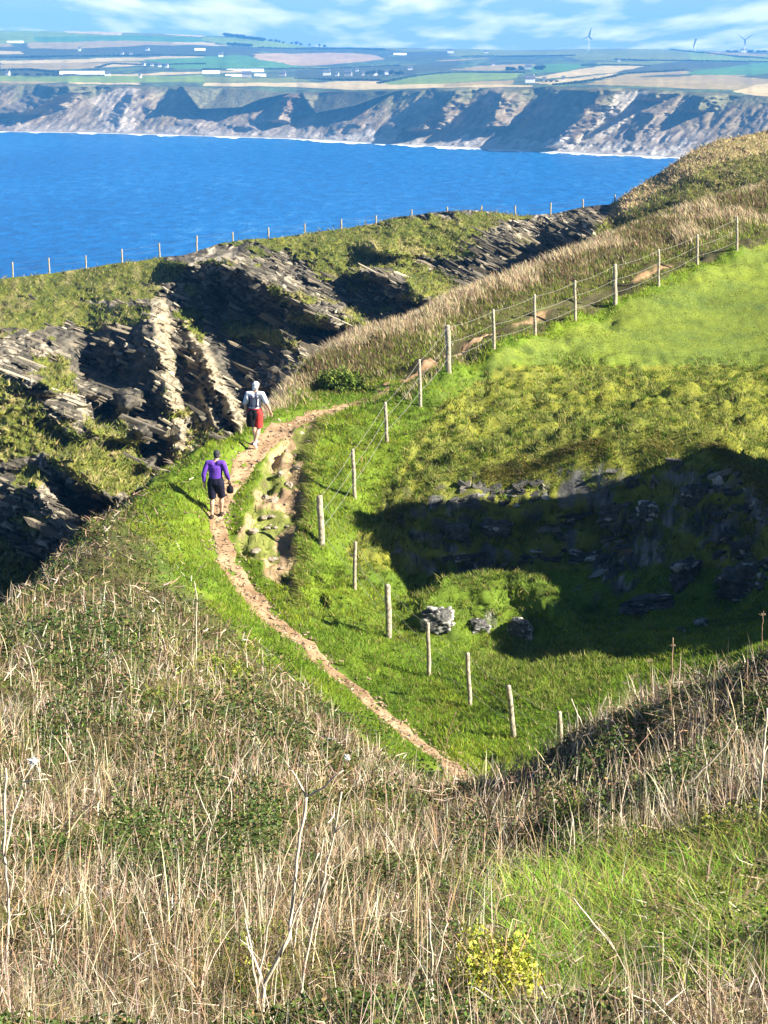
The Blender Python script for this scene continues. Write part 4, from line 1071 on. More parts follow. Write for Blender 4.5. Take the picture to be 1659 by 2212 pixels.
def gable(cx, cy, cz, w, d, h, rz, wallm, name='farmhouse'):
    root = empty(name, (cx, cy, cz), rz)
    mb = MB(); mb.box((0, 0, h / 2 - 1), (w, d, h + 2)); 
    b0 = len(mb.V)
    for x in (-w / 2, w / 2):
        for y, z in ((-d / 2, h), (d / 2, h), (0, h + d * .42)): mb.V.append(A3(x, y, z)); mb.C.append(None)
    mb.T += [(b0, b0 + 2, b0 + 1), (b0 + 3, b0 + 4, b0 + 5)]
    mb.build('wall', wallm, root, smooth=False)
    r = MB()
    for sg in (-1, 1):
        b0 = len(r.V)
        for dz in (0.12, 0.45):
            for x in (-w / 2 - .3, w / 2 + .3):
                r.V.append(A3(x, sg * (d / 2 + .5), h - .35 + dz)); r.V.append(A3(x, 0, h + d * .42 + dz)); r.C += [None, None]
        for f in ((0, 1, 3, 2), (4, 6, 7, 5), (0, 4, 5, 1), (2, 3, 7, 6), (0, 2, 6, 4), (1, 5, 7, 3)): r.Q.append(tuple(b0 + i for i in f))
    r.build('roof', m_slate, root, smooth=False)
    if w > 8:
        c = MB(); c.box((w * .38, 0, h + d * .42 + .6), (1.0, .9, 2.0)); c.build('chimney', wallm, root, smooth=False)
    return root
HOUSES = [ # px, py, width px, label, wall
 (172,107,7,'small white house alone in the upper scrub left of the twin houses',0),(264,117,7,'left of the twin white houses in the dark scrub band',0),(283,117,7,'right of the twin white houses in the dark scrub band',0),
 (318,107,10,'pale low house above the twin white houses',0),(310,141,8,'white house at the left end of the hamlet row on the green hill',0),(328,142,8,'white house second in the hamlet row on the green hill',0),(345,143,10,'white house third in the hamlet row on the green hill',0),(360,144,8,'white house at the right end of the hamlet row on the green hill',0),
 (17,160,9,'pale farmhouse at the far left edge of the coast',0),(232,162,14,'white farmhouse beside the long polytunnel',0),(303,166,6,'tall narrow white house in the strip of green by the cliff top',0),
 (477,121,13,'bright white barn at the left tip of the pinkish ploughed field',0),(533,167,26,'wide dark gabled barn between the greenhouses',1),(610,163,18,'grey shed alone right of the greenhouses',1),
 (706,161,20,'long white farm building in the valley below the ploughed field',0),(728,162,9,'small white cottage right beside the long farm building',0),(752,162,20,'grey stone shed between two white cottages in the valley',1),(771,153,8,'tall white house above the valley hedges',0),(784,161,7,'grey cottage below the tall white house',1),(811,160,9,'white cottage against the dark valley trees',0),(836,158,12,'white cottage in the gap right of the dark valley trees',0),(886,150,13,'white house at the head of the valley beside the green field',0),
 (973,113,16,'pale farm roofs high on the hill below the skyline',0),(1050,114,11,'small pale house just under the skyline',0),(1065,141,9,'white house on the left edge of the cream field',0),(1141,148,17,'grey gabled house between two dark tree clumps',1),(1145,177,26,'long bright white building close to the cliff edge',0),(1176,176,8,'small grey outbuilding right of the long cliff-edge building',1),(1217,174,8,'small pale house at the foot of the cream field',0),(1337,132,8,'pale hut on a hedge line under the ridge field',0),(1606,112,15,'white house on the skyline among dark trees at the right',0),
]
for (hx, hy, wp, lab, st_) in HOUSES:
    d = float(far_depth(np.array([hx], float), np.array([hy + 1.0]))[0]) - 15
    p = W(hx, hy + 1.5, d); w = .8 * wp / F * d
    dd = min(9, max(6, w * .6)); h = min(5.5, max(3.0, w * .42))
    r = gable(float(p[0]), float(p[1]), float(p[2]), w, dd, h, random.uniform(-.15, .15), m_stone if st_ else m_wall, 'barn' if 'barn' in lab or 'shed' in lab or 'outbuilding' in lab else 'house')
    lb = lab if lab.startswith(('small', 'left of', 'right of', 'pale', 'white', 'tall', 'bright', 'wide', 'grey', 'long')) else lab
    tag(r, lb, 'barn' if 'barn' in lab or 'shed' in lab or 'outbuilding' in lab else 'house', 'houses and barns on the far farmland')
TUNNELS = [(33,91,34,'short white polytunnel high on the slope at the left'),(178,158,95,'longest white polytunnel, beside the white farmhouse'),(456,157,36,'white greenhouse left of the gap in the upper greenhouse row'),(530,153,78,'white greenhouse right of the gap in the upper greenhouse row'),(508,165,40,'white greenhouse left of the dark gabled barn'),(562,164,24,'white greenhouse right of the dark gabled barn'),(864,117,27,'white tunnel high on the hill under the hedge line'),(432,107,22,'white shed roof above the green hill at the edge of the scrub')]
for (hx, hy, wp, lab) in TUNNELS:
    d = float(far_depth(np.array([hx], float), np.array([hy + 1.0]))[0]) - 15
    p = W(hx, hy + 1.5, d); w = wp / F * d
    mb = MB(); n = 24
    for x in (-w / 2, w / 2):
        for k in range(n + 1):
            a = math.pi * k / n; mb.V.append(A3(x, -5 * math.cos(a), 4.2 * math.sin(a) - .5)); mb.C.append(None)
    for k in range(n): mb.Q.append((k, k + 1, n + 2 + k, n + 1 + k))
    for o_ in (0, n + 1):
        for k in range(1, n): mb.T.append((o_, o_ + k, o_ + k + 1))
    o = mb.build('polytunnel', m_tunnel); o.location = p
    tag(o, lab, 'polytunnel', 'white tunnels and greenhouses on the far farmland')

def leafball(mb, c, r, n=160, leaf=0.22):
    for _ in range(n):
        d = rng.normal(size=3); d /= np.linalg.norm(d)
        q = c + d * r * (0.6 + 0.45 * rng.random())
        a = rng.normal(size=3); a /= np.linalg.norm(a); b = np.cross(a, rng.normal(size=3)); b /= np.linalg.norm(b) + 1e-6
        s = leaf * r[0] * (0.6 + 0.8 * rng.random()); b0 = len(mb.V)
        mb.V += [q - a * s, q - b * s * .7, q + a * s, q + b * s * .7]; mb.C += [None] * 4; mb.Q.append((b0, b0 + 1, b0 + 2, b0 + 3))
tree_protos = []
def far_tree(hx, hy, wp, hp, label, grp):
    d = float(far_depth(np.array([hx], float), np.array([hy]))[0]) - 8
    p = W(hx, hy, d); w = wp / F * d; h = hp / F * d
    if len(tree_protos) < 3:
        root = empty('tree', p)
        tk = MB(); tk.tube([(0, 0, -1), (0.02, 0, .25), (0, 0.01, .5)], [.05, .04, .02], 8); tk.tube([(0, 0, .25), (.15, .05, .5)], [.025, .012], 6); tk.tube([(0, 0, .3), (-.14, -.04, .55)], [.025, .012], 6); t_ = tk.build('trunk', m_post, root)
        cr_ = MB()
        for _ in range(7):
            leafball(cr_, A3(rng.uniform(-.26, .26), rng.uniform(-.26, .26), rng.uniform(.38, .75)), A3(.26, .26, .24), 110, .3)
        c_ = cr_.build('crown', m_tree, root, smooth=False)
        tree_protos.append(root); r = root
    else:
        src = tree_protos[random.randrange(3)]; r = src.copy(); COL.objects.link(r)
        for ch in list(src.children):
            c = ch.copy(); COL.objects.link(c); c.parent = r
    r.location = p; r.scale = (w, w, h); r.rotation_euler = (0, 0, random.uniform(0, 6.28))
    tag(r, label, 'tree', grp)
for k in range(14):
    x = 487 + k * 6.3; far_tree(x, 80 + k * .75 + random.uniform(0, 1), 13, 10 - .12 * k, 'dark tree in the dense copse on the left skyline hill', 'trees of the skyline copse')
for k in range(8):
    x = 492 + k * 7; far_tree(x, 99 + .4 * k, 12, 8, 'dark tree in the lower clump below the skyline copse', 'trees below the skyline copse')
for k, x in enumerate((585,596,604,612,630,641,650,668,690,702)):
    far_tree(x, 90 + k * 1.45, random.uniform(5, 10), random.uniform(4, 8), 'small scattered tree on the slope running down from the copse', 'trees down from the skyline copse')
for k, x in enumerate((795,806,822,846,858,866)): far_tree(x, 163, random.uniform(12, 18), random.uniform(9, 13), 'dark tree in the valley among the white cottages', 'trees in the far valley')
for x in (1098, 1108): far_tree(x, 154, 13, 10, 'dark tree left of the grey gabled house', 'trees left of the gabled house')
for x in (1126, 1160, 1172): far_tree(x, 153, 15, 12, 'dark tree close beside the grey gabled house', 'trees beside the gabled house')
for x in (1575, 1588, 1622, 1640, 1652): far_tree(x, 114, 16, 6, 'dark low tree on the right skyline near the white house', 'trees on the right skyline')
for k, x in enumerate((35, 60, 84, 100, 118)): far_tree(x, 164, 16, 6, 'dark low tree in the belt behind the cliff at the left', 'trees in the left belt')
for k, x in enumerate((1180, 1190, 1203)): far_tree(x, 178, 9, 5, 'dark bush beside the long white cliff-edge building', 'bushes by the long white building')

HEDGES = [([(560,104),(640,107),(740,106),(830,108)],'long dark hedge along the skyline right of the copse',5),([(1330,129),(1400,131),(1500,132),(1659,135)],'long straight dark hedge under the right ridge field',3),([(1260,142),(1330,141),(1400,143)],'dark hedge along the top of the cream field',3),
 ([(1450,108),(1520,115),(1600,123),(1680,128)],'dark hedge slanting down from the right skyline',3),([(820,179),(880,167),(960,158),(1130,157)],'hedge round the top of the rounded green field',2),([(0,152),(60,150),(130,156),(210,152)],'dark hedge above the polytunnel at the left',3),([(210,146),(240,138),(310,141),(440,138)],'hedge round the pale field below the scrub band',2),
 ([(1200,184),(1290,173),(1350,160),(1480,152)],'dark hedge climbing between pale fields at the right',3),([(440,150),(560,150),(700,149),(860,142)],'hedge above the greenhouse rows',2),([(1000,122),(1100,122),(1240,120)],'hedge across the pale green hill fields in the middle',2),([(640,171),(720,172),(820,173)],'dark hedge along the top of the cream cliff-top field',3),([(0,125),(120,122),(300,120),(440,121)],'hedge along the lower edge of the scrub band',3)]
for pts, lab, hp in HEDGES:
    P = []
    for q in polydens([A3(*a) for a in pts], 3.0):
        d = float(far_depth(q[:1], q[1:])[0]) - 6; P.append(W(q[0], q[1], d))
    P = np.array(P); mb = MB()
    for i in range(len(P)):
        hh = hp * .45 / F * P[i][1] * (0.6 + 0.8 * rng.random())
        leafball(mb, P[i] - P[0] + A3(0, 0, hh * .5), A3(3.2, 3.0, hh * .8), 26, .5)
    o = mb.build('hedge', m_tree, smooth=False); o.location = P[0]; tag(o, lab, 'hedge', 'hedges of the far fields')

def turbine(hx, hy, gy, angs, blade_px, label, yaw=0.0):
    d = 5150.0
    hub = W(hx, hy, d); root = empty('wind_turbine', (hub[0], hub[1], W(hx, gy, d)[2])); tag(root, label, 'wind turbine', 'wind turbines on the skyline')
    H = float(hub[2] - W(hx, gy, d)[2]); L = blade_px / F * d
    t_ = MB(); t_.tube([(0, 0, -10), (0, 0, H * .5), (0, 0, H)], [1.0, .8, .6], 10); t_.build('tower', m_wall, root)
    n_ = MB(); n_.tube([(0, -2.5, H), (0, 3.5, H)], [1.1, 1.3], 10); n_.ball((0, -3, H), 1.2); n_.build('nacelle', m_turb, root)
    for a, sc in angs:
        b_ = MB(); u = A3(math.sin(a) * math.cos(yaw), math.sin(a) * math.sin(yaw), math.cos(a)); 
        b_.tube([A3(0, -3.2, H) + u * L * sc * q for q in (0, .1, .25, .6, 1)], [.9, 1.7, 2.2, 1.5, .5], 8, flat=0.45); b_.build('blade', m_turb, root)
turbine(1272, 79, 110, [(0.25, 1.0), (-1.95, .9), (2.35, .55)], 19, 'wind turbine standing left of the other two on the skyline')
turbine(1502, 88, 112, [(0.9, .5), (-2.6, 1.0), (-0.5, .3)], 17, 'middle wind turbine, one long blade pointing down', 0.9)
turbine(1609, 86, 116, [(-0.95, 1.0), (0.98, 1.0), (3.1, .55)], 21, 'wind turbine near the right edge with blades in a Y')
# ------------------------------------------------------------------ plants
m_grass = col_mat('grass_blades', rough=0.75, trans=0.33, spec=0.15)
m_leaf = col_mat('bramble_leaves', rough=0.6, trans=0.2, spec=0.25)
m_straw = col_mat('dead_stems', rough=0.8, trans=0.1, spec=0.1)

def blades(P, H, Wd, az, lean, segs, face=None):
    n = len(P); up = np.array([0, 0, 1.0])
    L = np.stack([np.cos(az), np.sin(az), np.zeros(n)], 1)
    fa = rng.uniform(-1.1, 1.1, n) if face is None else face          # blade width runs roughly across the hill
    S = np.stack([np.cos(fa), np.sin(fa), np.zeros(n)], 1)
    rows = []
    for j in range(segs + 1):
        t = j / segs
        c = P + up * (H * (t - 0.35 * lean * t * t))[:, None] + L * (H * lean * t * t)[:, None]
        if j < segs:
            w = (Wd * (1 - 0.55 * t) / 2)[:, None]
            rows += [c - S * w, c + S * w]
        else: rows.append(c)
    k = len(rows); V = np.stack(rows, 1).reshape(-1, 3)
    b = np.arange(n)[:, None] * k
    fs = []
    if segs > 1:
        q = np.concatenate([b + np.array([[2 * j, 2 * j + 1, 2 * j + 3, 2 * j + 2]]) for j in range(segs - 1)], 0); fs.append(q)
    fs.append(b + np.array([[2 * segs - 2, 2 * segs - 1, 2 * segs]]))
    return V, fs, k

def make_blades(name, P, H, Wd, lean, col, segs, mat, az=None, label=None, cat='grass'):
    n = len(P)
    az = rng.uniform(0, 2 * np.pi, n) if az is None else az
    V, fs, k = blades(P, H, Wd, az, lean, segs)
    o = mesh_np(name, V, fs, mat, cols=np.repeat(col, k, 0), smooth=False)
    tag(o, kind='stuff', label=label, cat=cat); return o

def leaves(name, P, size, col, mat, label, cat, flat=0.6):
    n = len(P)
    a = rng.normal(size=(n, 3)); a[:, 2] *= flat; a /= np.linalg.norm(a, axis=1)[:, None]
    c = rng.normal(size=(n, 3)); b = np.cross(a, c); b /= np.linalg.norm(b, axis=1)[:, None] + 1e-9
    s = size[:, None]
    V = np.stack([P - a * s, P - b * s * .45 + a * s * .1, P + a * s, P + b * s * .45 + a * s * .1], 1).reshape(-1, 3)
    f = np.arange(n)[:, None] * 4 + np.array([[0, 1, 2, 3]])
    o = mesh_np(name, V, [f], mat, cols=np.repeat(col, 4, 0), smooth=False)
    tag(o, kind='stuff', label=label, cat=cat); return o

def scatter(n, y0, y1, a0=-0.22, a1=0.26):
    y = np.exp(rng.uniform(math.log(y0), math.log(y1), n)); x = rng.uniform(a0, a1, n) * y
    z = zA(x, y); px, py = project(x, y, z)
    dp, dfp, dF = a_masks(x, y)
    return x, y, z, px, py, dp, dfp, dF

def jitcol(base, n, v=0.2, hue=0.08):
    c = np.asarray(base, float)
    if c.ndim == 1: c = np.repeat(c[None], n, 0)
    return np.clip(c * (1 + v * rng.normal(size=(n, 1))) * (1 + hue * rng.normal(size=(n, 3))), 0.006, 0.9)

PATH_POLY = [(q[0], q[1]) for q in path_w[1:]] + [(q[0], q[1]) for q in fence_w[::-1][8:]]
def turf_side(x, y, dF): return (dF > -0.3) | inpoly(x, y, PATH_POLY)
def offpath(x, y, dp, dfp):
    n = 0.12 * vnoise(x * 2.3, y * 2.3, seed=201)
    return (dp + n > 0.30) & ((y < 58.5) | (y > 64) | (dp + n > 0.47)) 

# --- short turf: the field, the bowl, the mound and the strip along the path
x, y, z, px, py, dp, dfp, dF = scatter(500000, 41, 112)
ts = turf_side(x, y, dF) | ((dp < 1.9 + 0.8 * vnoise(x, y, seed=202)) & (y > 43))
bare = bare_amt(x, y)
k = ts & offpath(x, y, dp, dfp) & ((dfp > np.where(y < 69.5, .30, .14)) | (vnoise(x * 0.6, y * 0.35, seed=71) < -0.15)) & ((bare < 0.0) | (rng.random(len(x)) < 0.10))
# thin out on the steep rock of the scarp
eps = 0.3
sl = np.hypot((zA_raw(x + eps, y) - zA_raw(x - eps, y)) / (2 * eps), (zA_raw(x, y + eps) - zA_raw(x, y - eps)) / (2 * eps))
scarp = (sl > 0.9) & (y > 50) & (y < 61) & (dF > 0.3)
k &= ~scarp | (vnoise(x * 1.4, y * 1.4, z * 2, seed=204) > -0.25)
x, y, z, px, py, dp, dfp, dF, sl = [q[k] for q in (x, y, z, px, py, dp, dfp, dF, sl)]
n = len(x); n1 = fbm(x * 0.5, y * 0.5, oct=4, seed=205); n2 = fbm(x * 1.7, y * 2.3, oct=3, seed=206)
field = sstep(860, 760, py + 60 * n1) * (dF > 0.2)
moor = (dF > 0.6) * sstep(770, 880, py + 60 * n1) * sstep(1260, 1180, py) * (y > 50)
moor = np.clip(moor + 0.9 * inpoly(px, py, [(900,1230),(1190,1230),(1190,1350),(900,1340)]) + 0.8 * inpoly(px + 30 * n1, py, [(1050,1380),(1350,1390),(1300,1500),(1180,1540),(1000,1450)]), 0, 1)
H = (0.10 + 0.05 * rng.random(n)) * (1 - 0.68 * field) + moor * (0.02 + 0.10 * np.clip(n2, 0, 1)) + 0.05 * (dF < 0) * rng.random(n)
Wd = (0.010 + 0.008 * rng.random(n)) * y / 45.0 * 1.5
c0 = np.array([0.25, 0.32, 0.022]); c1 = np.array([0.15, 0.25, 0.016]); cm_ = np.array([0.19, 0.235, 0.042]); cf_ = np.array([0.27, 0.345, 0.055]); cst = np.array([0.36, 0.31, 0.12])
u = sstep(-0.5, 0.6, n1)[:, None]; col = c0 * (1 - u) + c1 * u
col = col * (1 - field[:, None]) + (cf_ * (1 + 0.15 * n1[:, None])) * field[:, None]
lowgreen = sstep(1380, 1480, py)[:, None] * (dF > 0)[:, None]
col = col * (1 - 0.6 * lowgreen) + np.array([0.13, 0.25, 0.012]) * 0.6 * lowgreen
um = moor[:, None] * (0.55 + 0.45 * (n2[:, None] > -0.1)); col = col * (1 - um) + cm_ * um
st = (rng.random(n) < (0.10 + 0.10 * moor + 0.07 * field))[:, None]; col = np.where(st, cst, col)
dk = ((rng.random(n) < 0.22 * moor))[:, None]; col = np.where(dk, np.array([0.075, 0.10, 0.02]), col)
make_blades('turf', np.stack([x, y, z - .01], 1), H, Wd, rng.uniform(0.2, 1.1, n), jitcol(col, n, 0.16), 1, m_grass, label='short green and yellowish turf of the field, the hollow and the path edges')

# --- tussocks of coarse grass standing out of the turf
x, y, z, px, py, dp, dfp, dF = scatter(9000, 44, 74)
k = turf_side(x, y, dF) & (dp > 0.8) & (dfp > 0.4) & (bare_amt(x, y) < 0) & (py > 790) & (vnoise(x * 0.7, y * 0.9, seed=211) > -0.1)
x, y, z, py = x[k], y[k], z[k], py[k]; m_ = len(x); rep = 22
X = np.repeat(x, rep) + rng.normal(0, .05, m_ * rep); Y = np.repeat(y, rep) + rng.normal(0, .05, m_ * rep); Z = np.repeat(z, rep)
hh = np.repeat(rng.uniform(.10, .24, m_), rep) * rng.uniform(.6, 1.1, m_ * rep)
tc_ = np.where((rng.random(m_) < 0.30)[:, None], np.array([0.20, 0.21, 0.05]), np.array([0.12, 0.185, 0.018]))
make_blades('tussock_grass', np.stack([X, Y, Z - .02], 1), hh, np.full(len(X), .018), rng.uniform(.5, 1.4, len(X)), jitcol(np.repeat(tc_, rep, 0), len(X), .2), 2, m_grass, label='tussocks of coarse grass across the bowl and the mound')

# --- tall pale grass beyond the path and along the crest
x, y, z, px, py, dp, dfp, dF = scatter(480000, 58, 125)
k = (~turf_side(x, y, dF)) & (dp > 1.0 + .4 * vnoise(x, y, seed=221)) & (dfp > 0.35 + .3 * vnoise(x, y, seed=222))
bd, bs, _ = polydist(x, y, [(W(*p)[0], W(*p)[1]) for p in BAND])
k &= (bd < 9) & ((bs < 0) | (bd < 2.5)) & (px > 520)
x, y, z, px, py, dfp, bd, bs = [q[k] for q in (x, y, z, px, py, dfp, bd, bs)]; n = len(x)
n1 = fbm(x * 0.45, y * 0.3, oct=4, seed=223); n2 = fbm(x * 1.6, y * 1.1, oct=3, seed=224)
near_path = sstep(3.0, 0.6, dfp)
H = (0.16 + 0.40 * rng.random(n) * (0.5 + 0.5 * sstep(-.4, .5, n1))) * (1 - 0.6 * near_path)
straw = np.array([0.50, 0.40, 0.25]); brn = np.array([0.22, 0.155, 0.085]); grn = np.array([0.135, 0.17, 0.03])
wS = sstep(-0.35, 0.35, n1 + 0.25 * n2 + 0.45 * sstep(2.6, 0.4, bd) - 0.5 * near_path)
r_ = rng.random(n)
col = np.where((r_ < 0.15 + 0.75 * wS)[:, None], straw, np.where((r_ < 0.75)[:, None], grn, brn))
col = np.where(((rng.random(n) < 0.5) & (wS < .3))[:, None], brn * .8, col)
col = np.where((near_path > rng.random(n) * 1.3)[:, None], np.array([0.17, 0.215, 0.025]), col)
make_blades('tall_grass', np.stack([x, y, z - .02], 1), H, (0.012 + 0.010 * rng.random(n)) * y / 70 * 1.5, rng.uniform(.1, .8, n), jitcol(col, n, .18), 2, m_grass, az=rng.normal(2.9, .9, n), label='band of tall bleached grass on the slope beyond the path')

# --- rough slopes between the camera and the path: dry grass, bramble, stems
def patch(x, y):
    return fbm(x * 0.34, y * 0.30, oct=3, seed=231), fbm(x * 0.9 + 7, y * 0.8, oct=3, seed=232)
DARKP = [[(60,1400),(200,1330),(300,1390),(280,1480),(120,1520)],[(100,1540),(330,1560),(330,1640),(140,1700)],[(480,1520),(620,1580),(640,1720),(560,1800),(420,1800),(380,1700),(520,1650)],[(250,1760),(620,1780),(560,2000),(300,1990),(180,1900)],
         [(1180,1660),(1330,1640),(1420,1700),(1600,1600),(1700,1560),(1700,1700),(1450,1800),(1250,1780)],[(940,1830),(1050,1800),(1130,1850),(1000,1930)],[(1150,1760),(1320,1800),(1290,1880),(1160,1870)]]
YELP = [[(340,1400),(560,1390),(610,1480),(480,1520),(330,1480)],[(460,2060),(640,2020),(700,2160),(500,2190)],[(1280,1880),(1480,1800),(1659,1780),(1700,1900),(1480,2000),(1300,1960)]]
GRNP = [[(1050,2000),(1180,1900),(1400,1900),(1700,1820),(1700,2240),(960,2240),(1080,2120)],[(1130,2060),(1060,1990),(1160,1930),(1240,1960)]]
def inset(px, py, polys, j=0.0, x=None, y=None):
    a = 55 * vnoise(x * .9, y * .9, seed=241) + 20 * vnoise(x * 3, y * 3, seed=242); b_ = 45 * vnoise(x * .9 + 9, y * .9, seed=243)
    r = np.zeros(px.shape, bool)
    for p in polys: r |= inpoly(px + a, py + b_, p)
    return r
def rough_zone(n_, y0, y1):
    x, y, z, px, py, dp, dfp, dF = scatter(int(n_ * 1.2), y0, y1, -0.24, 0.27)
    k = (~turf_side(x, y, dF)) | (y < 40.5)
    k &= (dp > 1.3 + .7 * vnoise(x, y, seed=233)) & (py > 940) & (px < 2080)
    k &= ~((px > 880) & (y > 41.2))
    return [q[k] for q in (x, y, z, px, py, dp)]

x, y, z, px, py, dp = rough_zone(430000, 7.5, 62)
k = ~inset(px, py, DARKP, x=x, y=y) | (rng.random(len(x)) < .38)
x, y, z, px, py, dp = [q[k] for q in (x, y, z, px, py, dp)]
n = len(x); p1, p2 = patch(x, y)
dark = inset(px, py, DARKP, x=x, y=y); yel = inset(px, py, YELP, x=x, y=y); grn_ = inset(px, py, GRNP, x=x, y=y)
bank = (px > 1040) & (py > 1330) & (py < 1800)
crestd, _, _ = polydist(x, y, [(W(*p)[0], W(*p)[1]) for p in crest])
clump = sstep(-.55, .45, fbm(x * 1.9, y * 1.6, oct=2, seed=271))
hb = 0.06 + (0.08 + 0.34 * clump) * rng.random(n) ** 1.2 * (0.55 + 0.45 * sstep(-.5, .5, p1))
H = np.where(dark, hb * 0.6, hb); H = np.where(grn_, (0.10 + 0.34 * rng.random(n) ** 1.5) * (.5 + .9 * clump), H)
H = H * (1 - 0.55 * sstep(3.2, 1.2, dp)) * np.where(y > 42, 0.8, 1.0)
Wd = (0.0042 + 0.0036 * rng.random(n)) * np.clip(y / 14.0, 0.8, 4.0) * 1.25
S1, S2, S3, S4 = np.array([0.46, 0.37, 0.24]), np.array([0.30, 0.215, 0.125]), np.array([0.165, 0.115, 0.065]), np.array([0.56, 0.50, 0.40])
G1, G2 = np.array([0.13, 0.165, 0.03]), np.array([0.22, 0.255, 0.05])
S1, S2, S3, S4 = np.array([0.50, 0.40, 0.27]), np.array([0.33, 0.24, 0.155]), np.array([0.14, 0.095, 0.058]), np.array([0.60, 0.52, 0.40])
r_ = rng.random(n); near_ = sstep(22, 15, y)
gfrac = np.clip(0.72 - 0.46 * near_ - 0.6 * p2 - 0.25 * p1, .03, .9)          # share of living blades
r2_ = rng.random(n); near_c = np.array([0.34, 0.225, 0.13])
dead = np.where((r2_ < .20)[:, None], S1, np.where((r2_ < .60)[:, None], S2 * (1 - near_[:, None]) + near_c * near_[:, None], np.where((r2_ < .90)[:, None], S3, S4)))
col = np.where((r_ < gfrac)[:, None], np.where((r2_ < .5)[:, None], G1, np.array([0.23, 0.255, 0.05])), dead)
col = np.where((grn_ & (rng.random(n) < .80))[:, None], np.where((rng.random(n) < .45)[:, None], np.array([0.42, 0.50, 0.09]), np.array([0.17, 0.36, 0.03])), col)
col = np.where((grn_ & (rng.random(n) < .15))[:, None], np.where((rng.random(n) < .5)[:, None], S1, near_c), col)
col = np.where((yel & (rng.random(n) < .6))[:, None], np.array([0.27, 0.28, 0.07]), col)
col = np.where((dark & (rng.random(n) < .6))[:, None], G1 * .6, col)
col = np.where(((dp < 2.6) & (rng.random(n) < sstep(2.8, 1.3, dp)))[:, None], np.array([0.175, 0.225, 0.025]), col)
cr_ = sstep(2.2, .2, crestd) * (px > 1000); col = np.where((rng.random(n) < .75 * cr_)[:, None], np.array([0.50, 0.39, 0.26]), col)
P = np.stack([x, y, z - .02], 1)
seg3 = y < 26
for msk, sg, nm, lb in ((seg3, 3, 'dry_grass', 'tangle of dry brown and bleached grass on the near hillside'), (~seg3, 2, 'dry_grass', 'dry lilac brown grass on the slope left of the path')):
    make_blades(nm, P[msk], H[msk], Wd[msk], rng.uniform(.2, 2.0, msk.sum()), jitcol(col[msk], msk.sum(), .22, .07), sg, m_grass, label=lb)

# --- broken stems and bents lying every way through the grass
kk = rng.random(n) < np.where(dark, .04, np.where(grn_, .05, .09)); m_ = int(kk.sum())
az_ = rng.uniform(0, 2 * np.pi, m_); pit = rng.uniform(-.1, .9, m_); LL = rng.uniform(.10, .32, m_) * np.clip(y[kk] / 26, .6, 1.2); dr_ = np.stack([np.cos(az_) * np.cos(pit), np.sin(az_) * np.cos(pit), np.sin(pit)], 1)
A_ = P[kk] + np.array([0, 0, 1.0]) * (rng.uniform(.02, .30, m_) * (0.5 + .5 * (dp[kk] > 2.4)))[:, None]; B_ = A_ + dr_ * LL[:, None]; M_ = (A_ + B_) / 2 + rng.normal(0, .03, (m_, 3))
wv = np.cross(dr_, rng.normal(size=(m_, 3))); wv /= np.linalg.norm(wv, axis=1)[:, None] + 1e-9; wv *= (Wd[kk] * .38)[:, None]
V = np.stack([A_ - wv, A_ + wv, M_ - wv, M_ + wv, B_], 1).reshape(-1, 3); b_ = np.arange(m_)[:, None] * 5
tcol = np.where((rng.random(m_) < .15)[:, None], S4, np.where((rng.random(m_) < .5)[:, None], S2, S3))
o = mesh_np('fallen_stems', V, [b_ + np.array([[0, 1, 3, 2]]), b_ + np.array([[2, 3, 4]])], m_straw, cols=np.repeat(jitcol(tcol, m_, .2), 5, 0), smooth=False)
tag(o, kind='stuff', label='broken stems and bents lying through the hillside grass', cat='dead stems')

# --- bramble and ivy leaves, low and dense in patches
x, y, z, px, py, dp = rough_zone(460000, 7.5, 62)
p1, p2 = patch(x, y); dark = inset(px, py, DARKP, x=x, y=y); yel = inset(px, py, YELP, x=x, y=y); grn_ = inset(px, py, GRNP, x=x, y=y)
w_ = np.where(dark, 1.0, np.where(yel, .7, np.where(grn_, .10, 0.44 + 0.55 * sstep(-.25, .4, -p2))))
k = rng.random(len(x)) < w_
x, y, z, dark, yel, p1, dp, px, py = [q[k] for q in (x, y, z, dark, yel, p1, dp, px, py)]; n = len(x)
lump = 0.40 * np.clip(0.35 + fbm(x * 1.1, y * 0.9, oct=3, seed=251), 0, 1.4) * np.where(dark, 1.5, .7)
hz = z + lump * rng.random(n) ** .5 + .01
sz = (0.010 + 0.014 * rng.random(n)) * np.clip(y / 16, .9, 2.2)
LG, LY, LB = np.array([0.048, 0.088, 0.014]), np.array([0.24, 0.27, 0.045]), np.array([0.19, 0.13, 0.06])
r_ = rng.random(n); col = np.where((r_ < .62)[:, None], LG, np.where((r_ < .82)[:, None], np.array([0.11, 0.15, 0.03]), LB))
col = np.where((yel & (rng.random(n) < .6))[:, None], LY, col)
leaves('bramble_cover', np.stack([x, y, hz], 1), sz, jitcol(col, n, .3), m_leaf, 'low bramble and ivy leaves in green patches on the near slopes', 'bramble')

# --- thin standing dead stems
x, y, z, px, py, dp = rough_zone(30000, 7.5, 50)
p1, p2 = patch(x, y); k = (dp > 2.0) & (rng.random(len(x)) < np.clip(.55 + .8 * p1, .15, 1)) & ~inset(px, py, GRNP, x=x, y=y)
x, y, z = x[k], y[k], z[k]; n = len(x)
H = rng.uniform(.25, .72, n); cb_ = np.where((rng.random(n) < .5)[:, None], np.array([0.58, 0.50, 0.38]), np.array([0.34, 0.25, 0.16]))
make_blades('dead_stems', np.stack([x, y, z - .02], 1), H, (0.0035 + .0045 * rng.random(n)) * np.clip(y / 16, .7, 2.4), rng.uniform(.0, .5, n), jitcol(cb_, n, .2), 4, m_straw, label='thin dead stems standing in the hillside grass', cat='dead stems')

